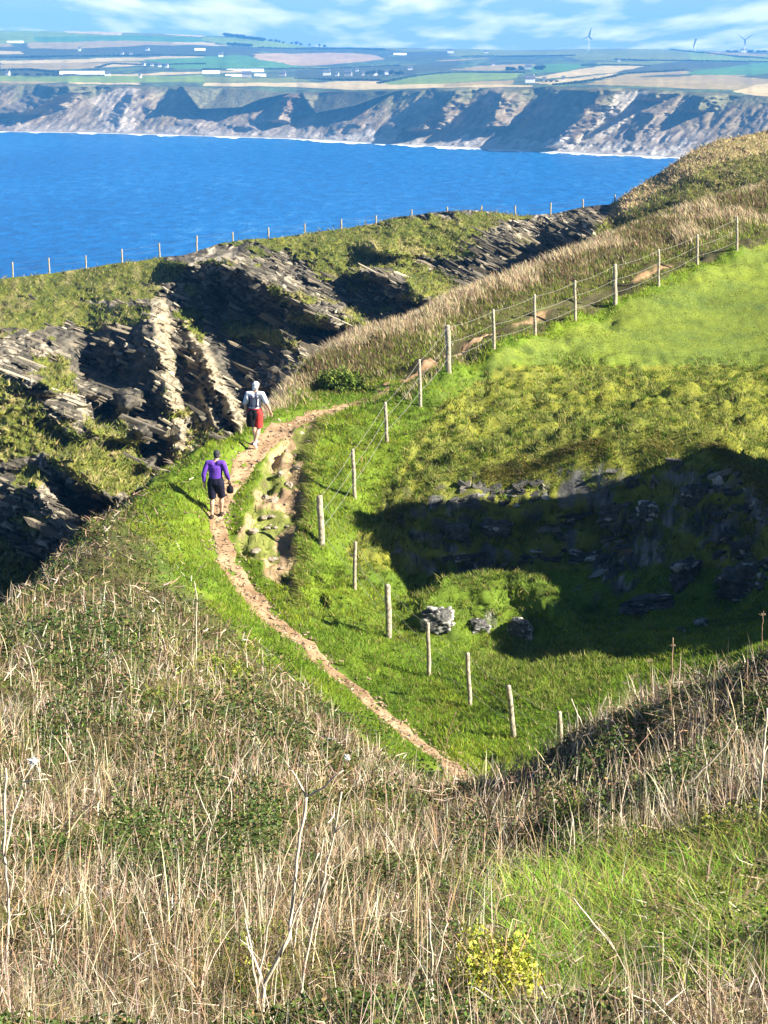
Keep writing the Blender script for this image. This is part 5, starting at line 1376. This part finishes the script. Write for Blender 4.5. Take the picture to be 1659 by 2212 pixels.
# --- taller golden stems in loose drifts close to the camera
x, y, z, px, py, dp = rough_zone(3600, 11.3, 30)
k = (fbm(x * .8, y * .6, oct=3, seed=291) + .35 * ((px > 380) & (px < 1000)) > .10) & ~inset(px, py, GRNP, x=x, y=y) & (dp > 3) & ~((px > 1050) & (py < 1700) & (y > 24))
x, y, z = x[k], y[k], z[k]; n = len(x)
cb_ = np.where((rng.random(n) < .45)[:, None], np.array([0.56, 0.46, 0.31]), np.where((rng.random(n) < .5)[:, None], np.array([0.40, 0.28, 0.16]), np.array([0.22, 0.14, 0.08])))
make_blades('dead_stems', np.stack([x, y, z - .02], 1), rng.uniform(.35, .85, n), (0.005 + .005 * rng.random(n)) * np.clip(y / 14, .8, 1.6), rng.uniform(.05, .75, n), jitcol(cb_, n, .2), 5, m_straw, az=rng.normal(.6, 1.1, n), label='taller golden and brown stems in drifts close to the camera', cat='dead stems')

# --- clumpy turf on the far side of the inlet
nr, nc = B_PX.shape
ri = rng.integers(2, nr - 2, 160000); ci = rng.integers(0, nc, 160000)
k = (B_GM[ri, ci] > .5) & (B_PX[ri, ci] > -60) & (B_PX[ri, ci] < 1720)
ri, ci = ri[k], ci[k]; P = B_P3[ri, ci] + rng.normal(0, .12, (len(ri), 3)); n = len(P)
n1 = fbm(B_PX[ri, ci] / 40, B_PY[ri, ci] / 18, oct=3, seed=261); hillm = (B_PX[ri, ci] > 1290)
H = rng.uniform(.12, .36, n); col = np.where((rng.random(n) < .35 + .3 * n1)[:, None], np.array([0.30, 0.26, 0.11]), np.array([0.155, 0.18, 0.03]))
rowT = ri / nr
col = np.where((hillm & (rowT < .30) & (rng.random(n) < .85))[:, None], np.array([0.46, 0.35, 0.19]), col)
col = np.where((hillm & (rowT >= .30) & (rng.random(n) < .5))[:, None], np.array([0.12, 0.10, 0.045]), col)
make_blades('cliff_turf', P - np.array([0, 0, .05]), H, rng.uniform(.05, .13, n), rng.uniform(.3, 1.2, n), jitcol(col, n, .2), 1, m_grass, label='rough olive turf on the ledges and ridge across the inlet')

# --- grass hanging over the rim of the hollow, and broken rock in its wall
rimP = polydens([W(*q) for q in RIM[1:]], .035); m_ = len(rimP) * 16
X = np.repeat(rimP[:, 0], 16) + rng.normal(0, .10, m_); Y = np.repeat(rimP[:, 1], 16) + rng.normal(-.02, .14, m_)
keep_ = vnoise(X * 1.6, Y * .4, seed=281) > -.35
X, Y = X[keep_], Y[keep_]; m_ = len(X); Z = zA(X, Y)
hc = np.where((rng.random(m_) < .5)[:, None], np.array([0.27, 0.25, 0.06]), np.where((rng.random(m_) < .5)[:, None], np.array([0.16, 0.22, 0.025]), np.array([0.38, 0.30, 0.13])))
make_blades('rim_grass', np.stack([X, Y, Z], 1), rng.uniform(.12, .34, m_), np.full(m_, .02), rng.uniform(.7, 2.0, m_), jitcol(hc, m_, .2), 3, m_grass, az=rng.normal(-1.7, .9, m_), label='long tufts hanging over the rim of the grassy hollow')
tt = rng.random(1100)
rr_ = polydens([W(*q) for q in RIM], .05); ff_ = polydens([W(*q) for q in FOOT], .05)
u_ = rng.random(1100); A_ = rr_[(u_ * (len(rr_) - 1)).astype(int)]; B_ = ff_[(u_ * (len(ff_) - 1)).astype(int)]
q_ = A_ + (B_ - A_) * (0.15 + .85 * tt[:, None]); k = vnoise(q_[:, 0] * .8, q_[:, 1] * .8, q_[:, 2] * 1.2, seed=283) > .12
q_ = q_[k]; q_[:, 2] = zA(q_[:, 0], q_[:, 1]) ; n_ = len(q_)
h_ = rng.random(n_); cs_ = np.where((h_ < .7)[:, None], np.array([.10, .098, .09]), np.where((h_ < .9)[:, None], np.array([.20, .18, .15]), np.array([.38, .37, .33]))) * (1 + .25 * rng.normal(size=(n_, 1)))
plates(q_, rng.normal(-.1, .3, n_), rng.gamma(2, .13, n_) + .06, rng.uniform(.08, .30, n_), rng.gamma(2, .035, n_) + .02, cs_, 'wall_shards', m_cliff, 'broken rock showing through the shaded wall of the hollow')

# --- turf edge overhanging the eroded strip
eP = polydens([np.array(q) for q in BARE[:6]], .03); m_ = len(eP) * 7
X = np.repeat(eP[:, 0], 7) + rng.normal(.10, .09, m_); Y = np.repeat(eP[:, 1], 7) + rng.normal(0, .08, m_)
hc = np.where((rng.random(m_) < .6)[:, None], np.array([0.17, 0.24, 0.03]), np.array([0.30, 0.26, 0.09]))
make_blades('edge_grass', np.stack([X, Y, zA(X, Y)], 1), rng.uniform(.10, .26, m_), np.full(m_, .02), rng.uniform(.8, 2.0, m_), jitcol(hc, m_, .2), 3, m_grass, az=rng.normal(3.1, .8, m_), label='grass hanging over the edge of the eroded strip')

# --- pebbles and clods on the path
k_ = rng.integers(0, len(path_w) - 1, 1500); f_ = rng.random(1500)
q_ = path_w[k_] + (path_w[k_ + 1] - path_w[k_]) * f_[:, None]; q_[:, 0] += rng.normal(0, .26, 1500); q_[:, 1] += rng.normal(0, .2, 1500)
q_[:, 2] = zA(q_[:, 0], q_[:, 1]) + .02
cs_ = np.array([.36, .26, .17]) * (1 + .35 * rng.normal(size=(1500, 1)))
plates(q_, rng.normal(0, .4, 1500), rng.gamma(2, .022, 1500) + .02, rng.gamma(2, .018, 1500) + .02, rng.gamma(2, .010, 1500) + .012, np.clip(cs_, .08, .55), 'path_pebbles', m_path, 'small pebbles and clods lying on the trodden path')
# ------------------------------------------------------------------ single plants and rocks that stand out
_yy = np.concatenate([np.linspace(7, 70, 900)])
def ground_y(px_, py_):
    u, _ = ray(px_, py_)
    z = zA(u * _yy, _yy); _, pyp = project(u * _yy, _yy, z)
    ok = np.where(pyp <= py_)[0]
    return float(_yy[ok[0]]) if len(ok) else 10.0
m_stalk = simple_mat('bleached_stalk', (0.62, 0.53, 0.40), rough=0.85, var=0.25, scale=30, bump=0.2)
m_brownstalk = simple_mat('brown_stalk', (0.30, 0.20, 0.12), rough=0.85, var=0.3, scale=30, bump=0.2)
m_umbel = simple_mat('dry_seed_head', (0.36, 0.27, 0.18), rough=0.9, var=0.3, scale=40, bump=0.2)
m_fluff = simple_mat('white_flower', (0.82, 0.82, 0.80), rough=0.9, var=0.1, scale=40, bump=0.2)

def umbel(mb, tip, d, r, n=11):
    d = np.array(d, float); d /= np.linalg.norm(d)
    for k in range(n):
        a = 2 * math.pi * k / n + random.uniform(-.2, .2); q = r * (0.35 + .65 * (k % 3) / 2)
        s = np.array([math.cos(a), math.sin(a), 0.0]); s -= d * np.dot(s, d)
        e = tip + d * r * .75 + s * q - np.array([0, 0, .15 * q])
        mb.tube([tip, tip + d * r * .4 + s * q * .45, e], [.0022, .0016, .0014], 5, cap=False)
        mb.ball(e, .006, 5, 4, jit=.6)

def stalk(label, y, main, r, forks=(), heads=(), flower=None, mat=None, into_ground=True, name='dead_stalk'):
    """main, forks: pixel polylines turned into stems at distance y; heads: (px, py, size)"""
    def at(p, k): 
        q = W(p[0], p[1], y); return q + A3(0, k, 0)
    base = at(main[0], 0); root = empty(name, base); tag(root, label, 'dead plant', 'dead stalks standing on the near hillside')
    off = random.uniform(-.06, .06)
    def seg(poly, r0, r1, kids, k0, k1):
        P = [at(p, k0 + (k1 - k0) * i / max(1, len(poly) - 1)) - base for i, p in enumerate(poly)]
        D_ = polydens(P, .06); 
        for i in range(1, len(D_) - 1): D_[i] += rng.normal(0, .0035, 3)
        mb = MB(); mb.tube(D_, np.linspace(r0, r1, len(D_)), 7, jit=.25)
        return mb.build('stem' if kids else 'branch', mat or m_stalk, root)
    m0 = list(main)
    if into_ground:
        x0, z0 = float(base[0]), float(zA(np.array([base[0]]), np.array([y]))[0])
        _, pg = project(x0, y, z0 - .06)
        if pg > m0[0][1]: m0 = [(m0[0][0], float(pg))] + m0
    seg(m0, r, r * .55, True, 0, off)
    for f in forks: seg(f[0], f[1], f[1] * .5, False, off * .5, off + random.uniform(-.1, .1))
    for h in heads:
        mb = MB(); umbel(mb, at(h[:2], off) - base, (h[3] if len(h) > 3 else 0, 0, 1), h[2]); mb.build('seed_head', m_umbel, root, smooth=False)
    if flower:
        mb = MB(); c = at(flower[:2], off) - base
        for _ in range(46):
            d = rng.normal(size=3); d /= np.linalg.norm(d); mb.tube([c, c + d * flower[2] * random.uniform(.5, 1)], [.0035, .001], 4, cap=False)
        mb.ball(c, flower[2] * .45, 8, 6, jit=.4); mb.build('flower_head', m_fluff, root, smooth=False)
    return root

stalk('tallest bleached forked stalk rising from the bottom edge near the middle', 10.6, [(565,2212),(572,2125),(600,2070),(624,2020),(632,1930),(650,1800),(662,1715)], .0125,
      [([(575,2128),(550,2075),(531,2030)], .007), ([(662,1720),(640,1680),(615,1645)], .006), ([(662,1715),(664,1670),(668,1640)], .005), ([(660,1725),(700,1690),(742,1650)], .0065), ([(605,2065),(650,1940),(690,1860),(700,1800)], .006)], [(668,1640,.05)], (750,1632,.022))
stalk('pale stalk forming a narrow V just left of the tallest forked one', 10.9, [(556,2212),(548,2100),(540,2050),(528,1990)], .0075, [([(552,2150),(575,2040),(590,1950),(600,1880)], .006), ([(540,2050),(520,2020)], .004)])
stalk('straight pale stalk parallel to and right of the tallest one', 12.4, [(618,2160),(634,2040),(655,1930),(688,1850)], .0075, [([(655,1930),(672,1880)], .004)])
stalk('pale leaning stalk with two prongs, far right of the central cluster', 12.0, [(735,2180),(770,2080),(800,1990),(812,1950)], .0065, [([(770,2080),(800,2050)], .004), ([(800,1990),(792,1940)], .0035)])
stalk('long thin stalk bent right above the lower middle grass', 13.5, [(690,2060),(740,1990),(820,1975),(880,1962)], .0055, into_ground=False)
stalk('grey brown upright stalk by the left of the path start', 26.0, [(745,1900),(740,1820),(748,1745),(760,1700)], .010, [([(742,1800),(720,1760)], .005)], mat=m_brownstalk)
stalk('whitish stem cluster low at the bottom, second right of the middle', 11.5, [(1020,2200),(1000,2120),(985,2040)], .006, [([(1010,2160),(1040,2090),(1052,2040)], .005)])
stalk('pale stem with drooping tip in the lower left grass', 14.5, [(280,2050),(300,1960),(318,1900),(350,1885)], .0065, [([(300,1960),(280,1910)], .004)])
stalk('thin stem leaning right on the left slope above the lower grass', 17.0, [(395,1900),(420,1820),(452,1760)], .0065, [([(420,1820),(415,1770)], .004)])
stalk('second bleached stalk close right of the tallest forked one', 11.2, [(640,2212),(660,2080),(690,1940),(722,1800),(738,1712)], .008, [([(690,1940),(720,1880),(770,1830)], .005), ([(722,1800),(752,1770)], .004)], [(738,1712,.05)])
stalk('thick pale stalk at the left edge with a white flower head', 13.0, [(14,2080),(20,1960),(10,1850),(10,1750),(12,1660)], .0115, [([(10,1850),(28,1760),(50,1690),(72,1650)], .009), ([(20,1940),(34,1860),(30,1840)], .006), ([(50,1690),(105,1680)], .006)], [(12,1660,.06)], (72,1645,.045))
stalk('slender pale stalk left of the tallest one, with a small split top', 13.2, [(405,2110),(412,1995),(430,1910),(452,1800),(457,1785)], .0065, [([(440,1850),(490,1800)], .003), ([(457,1790),(470,1740),(500,1690)], .0045), ([(457,1785),(420,1690),(440,1650)], .004)])
stalk('short crooked stalk with a bent tip in the lower left', 12.0, [(72,2170),(100,2100),(112,2030),(104,1978)], .0065, [([(112,2030),(130,2010),(146,2000)], .004)])
stalk('short straight stalk right of the crooked one in the lower left', 12.2, [(108,2170),(122,2090),(132,2020)], .0055, [([(132,2030),(150,1975),(190,1935),(206,1905)], .0055)])
stalk('white stalk leaning over the dark bramble in the right bank, crossed by a long twig', 18.5, [(1540,1750),(1532,1700),(1524,1630)], .0125, [([(1470,1686),(1492,1690),(1530,1650),(1566,1610),(1592,1565)], .011), ([(1524,1640),(1515,1590)], .006)])
stalk('upright white stalk left of the crossed one on the right bank', 19.0, [(1454,1740),(1452,1690),(1446,1640)], .0085, [([(1452,1690),(1470,1650)], .004)])
stalk('tall pale stalk against the right edge of the bank', 15.5, [(1640,1800),(1642,1720),(1650,1620),(1657,1530)], .012, [([(1645,1690),(1620,1640)], .006), ([(1648,1640),(1668,1600)], .006)])
stalk('upright grey stalk in the middle of the right bank', 22.0, [(1240,1800),(1240,1740),(1246,1650)], .0095, [([(1240,1740),(1270,1690)], .004), ([(1262,1830),(1285,1750),(1300,1700)], .007)])
stalk('long leaning stalk lying up the lower end of the right bank', 24.5, [(1000,1805),(1050,1775),(1100,1740),(1150,1714)], .012, [([(1050,1800),(1100,1755),(1145,1725)], .008), ([(1060,1785),(1120,1760)], .006)])
stalk('big bleached branching twig on the crest of the right bank', 32.0, [(1275,1640),(1271,1600),(1300,1565),(1340,1525)], .022, [([(1300,1565),(1298,1530),(1310,1505)], .014), ([(1271,1600),(1255,1560),(1234,1508)], .015), ([(1320,1545),(1345,1530)], .01)])
stalk('dead umbel with a flat seed head on the crest above the bleached twig', 30.0, [(1366,1580),(1364,1520),(1366,1470)], .008, [([(1364,1510),(1350,1480)], .005)], [(1366,1470,.10), (1350,1480,.06)], mat=m_brownstalk)
stalk('tall brown dock spike on the crest of the right bank', 29.0, [(1453,1500),(1452,1440),(1454,1378)], .014, [], [(1454,1400,.05)], mat=m_brownstalk)
stalk('brown dock spike beside the right edge at the top of the bank', 27.0, [(1646,1430),(1644,1370),(1648,1318)], .008, [], [(1647,1330,.05)], mat=m_brownstalk)
stalk('thin umbel left of the dock spike on the bank crest', 29.5, [(1402,1540),(1406,1470),(1402,1430)], .006, [], [(1402,1430,.07)], mat=m_brownstalk)
stalk('white bare stalk in the green grass at the bottom, right of the middle', 10.7, [(938,2212),(934,2110),(930,2030),(926,1960)], .0075, [([(934,2110),(955,2050),(968,1988)], .0065), ([(936,2150),(905,2180)], .004)], [(968,1990,.03)])
stalk('long pale stalk fallen slanting across the lower right grass', 12.0, [(1326,2050),(1285,2000),(1240,1945)], .0075, into_ground=False)
stalk('pale stalk slanting over the bottom right corner grass', 10.8, [(1640,2170),(1600,2110),(1560,2060)], .006, into_ground=False)
stalk('pair of white stems low in the right bank below the dark bramble', 16.5, [(1215,1890),(1230,1830),(1238,1770)], .0085, [([(1240,1880),(1240,1800),(1236,1760)], .007), ([(1225,1850),(1300,1780)], .004)])
stalk('twiggy brown stem by the start of the path', 33.0, [(975,1700),(958,1640),(968,1590),(985,1540)], .010, [([(962,1620),(940,1580)], .006), ([(968,1590),(1000,1560)], .005)], mat=m_brownstalk)
stalk('bleached stem in the dark bramble patch left of the middle', 21.0, [(500,1710),(492,1680),(470,1672)], .008, [([(500,1700),(512,1650),(545,1610),(550,1590)], .006)])
stalk('short white stem standing near the path edge in the brown grass', 42.0, [(424,1345),(426,1290),(420,1255)], .016, [([(426,1300),(440,1280)], .009)])
stalk('pale twig in front of the dark patch on the left slope', 33.0, [(72,1480),(64,1430),(52,1400)], .012, [([(66,1440),(92,1420)], .007)])

# gorse and leafy bushes
m_gorse = col_mat('gorse_leaf', rough=0.7, trans=0.2, spec=0.2)
def bush(label, px_, py_, w, h, cols, n, name, leafsize):
    y = ground_y(px_, py_) ; p = W(px_, py_, y); p[2] = float(zA(p[:1], p[1:2])[0])
    root = empty(name, p); tag(root, label, 'bush')
    st = MB()
    for _ in range(9):
        a = random.uniform(0, 6.28); q = random.uniform(.2, .8)
        st.tube([(0, 0, -.05), (.3 * w * q * math.cos(a) * .5, .3 * w * q * math.sin(a) * .5, h * .4), (w * .45 * q * math.cos(a), w * .45 * q * math.sin(a), h * .85)], [.01, .007, .003], 6)
    st.build('branches', m_brownstalk, root)
    d = rng.normal(size=(n, 3)); d /= np.linalg.norm(d, axis=1)[:, None]; d[:, 2] = np.abs(d[:, 2])
    rr = (rng.random(n) ** .45)[:, None] * (0.8 + .35 * vnoise(d[:, 0] * 2.5, d[:, 1] * 2.5, d[:, 2] * 2.5, seed=int(px_)))[:, None]
    P = d * rr * np.array([w / 2, w / 2, h])
    a = rng.normal(size=(n, 3)); a /= np.linalg.norm(a, axis=1)[:, None]; b = np.cross(a, rng.normal(size=(n, 3))); b /= np.linalg.norm(b, axis=1)[:, None]
    s = leafsize * (0.6 + .8 * rng.random(n))[:, None]
    V = np.stack([P - a * s, P - b * s * .45, P + a * s, P + b * s * .45], 1).reshape(-1, 3)
    c = np.array(cols)[rng.integers(0, len(cols), n)]
    mesh_np('foliage', V, [np.arange(n)[:, None] * 4 + np.array([[0, 1, 2, 3]])], m_gorse, root, cols=np.repeat(jitcol(c, n, .2), 4, 0), smooth=False)
YG = [(0.46,0.46,0.05),(0.36,0.38,0.04),(0.22,0.26,0.03),(0.55,0.52,0.10)]
GG = [(0.10,0.16,0.02),(0.17,0.22,0.03),(0.30,0.32,0.05)]
bush('yellow flowering gorse bush at the bottom edge right of the middle', 1080, 2195, .72, .52, YG, 7000, 'gorse_bush', .015)
bush('small yellow green bush among dry stalks at the bottom left of the middle', 560, 2170, .42, .34, YG[1:] + GG, 1500, 'bush', .014)
bush('yellow green bush on the right bank by the edge of the frame', 1560, 1850, .55, .40, YG[1:] + GG, 1800, 'bush', .018)
bush('dark green bush in the hollow of the right bank', 1250, 1800, .9, .5, GG[:2] + [(0.06,0.10,0.015)], 2400, 'bush', .022)
bush('rounded yellow green shrub on the brown slope left of the path', 470, 1470, 1.6, .55, YG[2:3] + GG, 2600, 'bush', .035)
bush('dark green shrub beside the tall grass just beyond the path bend', 735, 835, 2.2, .75, GG[:2] + [(0.06,0.09,0.02)], 2400, 'bush', .06)

# rocks of the hollow
m_rock = col_mat('lichened_rock', rough=0.9, nscale=3.0, nvar=0.35, bump=0.8, bscale=5.0, bdist=0.06)
def rock(label, px_, py_, w, d, h, rz, tilt=0.3, pale=.35, seed=0, y=None, beds=6.0):
    y = ground_y(px_, py_) if y is None else y
    p = W(px_, py_, y); p[2] = float(zA(p[:1], p[1:2])[0]); w *= .85; d *= .85; h *= .85
    nu, nv = 90, 56; th = np.linspace(0, 2 * np.pi, nu, endpoint=False); ph = np.linspace(0.02, np.pi - .02, nv)
    PH, TH = np.meshgrid(ph, th, indexing='ij')
    X = np.sin(PH) * np.cos(TH); Y = np.sin(PH) * np.sin(TH); Z = np.cos(PH)
    k = 1.0 / (np.abs(X) ** 4 + np.abs(Y) ** 4 + np.abs(Z) ** 4) ** .25
    n = fbm(X * 1.7 + seed, Y * 1.7, Z * 1.7, oct=4, seed=seed); k = k * (1 + .25 * n)
    lay = Z * h + tilt * X * w * .5; bed = vnoise(lay * beds * 2.2 + seed, X * 0.8, Y * .8, seed=seed + 3)
    k = k * (1 + .13 * np.sign(bed) * np.abs(bed) ** .4)
    V = np.stack([X * k * w / 2, Y * k * d / 2, Z * k * h * .62 + h * .12], -1)
    c_, s_ = math.cos(rz), math.sin(rz); V = np.stack([V[..., 0] * c_ - V[..., 1] * s_, V[..., 0] * s_ + V[..., 1] * c_, V[..., 2]], -1)
    i = np.arange(nu * nv).reshape(nv, nu); j = np.roll(i, -1, 1)
    f = np.stack([i[:-1], i[1:], j[1:], j[:-1]], -1).reshape(-1, 4)
    nn = fbm(X * 5, Y * 5, Z * 5, oct=3, seed=seed + 9)
    col = np.array([.10, .098, .09]) * (1 + .5 * nn[..., None]); pl_ = (bed * .6 + n * .7 + nn * .3 > (0.95 - pale))[..., None]
    col = np.where(pl_, np.array([.40, .385, .35]) * (1 + .2 * nn[..., None]), col)
    o = mesh_np('rock', V.reshape(-1, 3), [f, np.array([list(range(nu))[::-1]]), ], m_rock, cols=np.clip(col.reshape(-1, 3), .02, .9))
    o.location = p; tag(o, label, 'rock', 'rocks in the grassy hollow'); return o
rock('striped sunlit outcrop at the left end of the grassy mound in the hollow', 945, 1352, .80, .6, .62, -.1, -.5, .75, 3, beds=12)
rock('grey outcrop in the shaded front of the mound, right of the sunlit one', 1035, 1356, .5, .45, .30, .2, -.4, .5, 5)
rock('pale blue grey boulder at the right end of the grassy mound', 1122, 1366, .60, .5, .50, .1, .2, .75, 7)
rock('long low rock rib slanting up across the shaded floor of the hollow', 1400, 1310, 1.5, .5, .40, .35, -.3, .4, 11)
rock('upper part of the rock rib leading to the dark recess', 1480, 1255, .9, .6, .75, .5, -.4, .35, 13)
rock('row of pale stones at the foot of the shaded wall in the middle', 1275, 1212, 1.2, .45, .28, .05, .1, .45, 17)
rock('pale rounded boulder set in the shaded wall of the hollow', 1400, 1112, .55, .5, .42, 0, .1, .6, 19)
rock('dark broken rock in the left part of the shaded wall', 985, 1165, .8, .5, .5, .1, -.2, .2, 23)
rock('speckled rock on the shaded wall right of the left one', 1070, 1150, .9, .5, .45, -.1, .2, .3, 29)
rock('big dark rock at the right of the recess in the hollow', 1600, 1270, 1.2, .8, .8, -.2, .3, .25, 31)
rock('flat pale stone on the grass floor below the rock rib', 1515, 1350, .35, .3, .16, 0, 0, .6, 37)
rock('small flat stone left of the other one on the hollow floor', 1470, 1365, .26, .2, .10, 0, 0, .6, 41)
rock('rough rock high in the shaded wall near its right corner', 1500, 1080, .9, .5, .6, .2, .3, .3, 43)
rock('grey slab leaning on the wall above the recess', 1330, 1130, .9, .4, .7, 0, -.5, .12, 47)
# stones lying on the eroded strip
for i in range(34):
    for _ in range(60):
        x_, y_ = rng.uniform(-3.6, -1.6), rng.uniform(51.5, 63)
        if bare_amt(np.array([x_]), np.array([y_]))[0] > .08: break
    s = rng.uniform(.05, .16); mb = MB(); mb.ball((0, 0, s * .2), (s, s * rng.uniform(.5, .9), s * rng.uniform(.35, .6)), 10, 7, jit=.35)
    o = mb.build('stone', m_stoneloose if i else simple_mat('bare_stone', (0.30, 0.25, 0.19), rough=.9, var=.35, scale=12, bump=.5), smooth=False)
    if i == 0: m_stoneloose = o.data.materials[0]
    o.location = (x_, y_, float(zA(np.array([x_]), np.array([y_]))[0])); o.rotation_euler = (0, 0, rng.uniform(0, 6))
    tag(o, 'loose brown stone on the eroded strip between the path and the fence', 'stone', 'loose stones on the eroded strip')
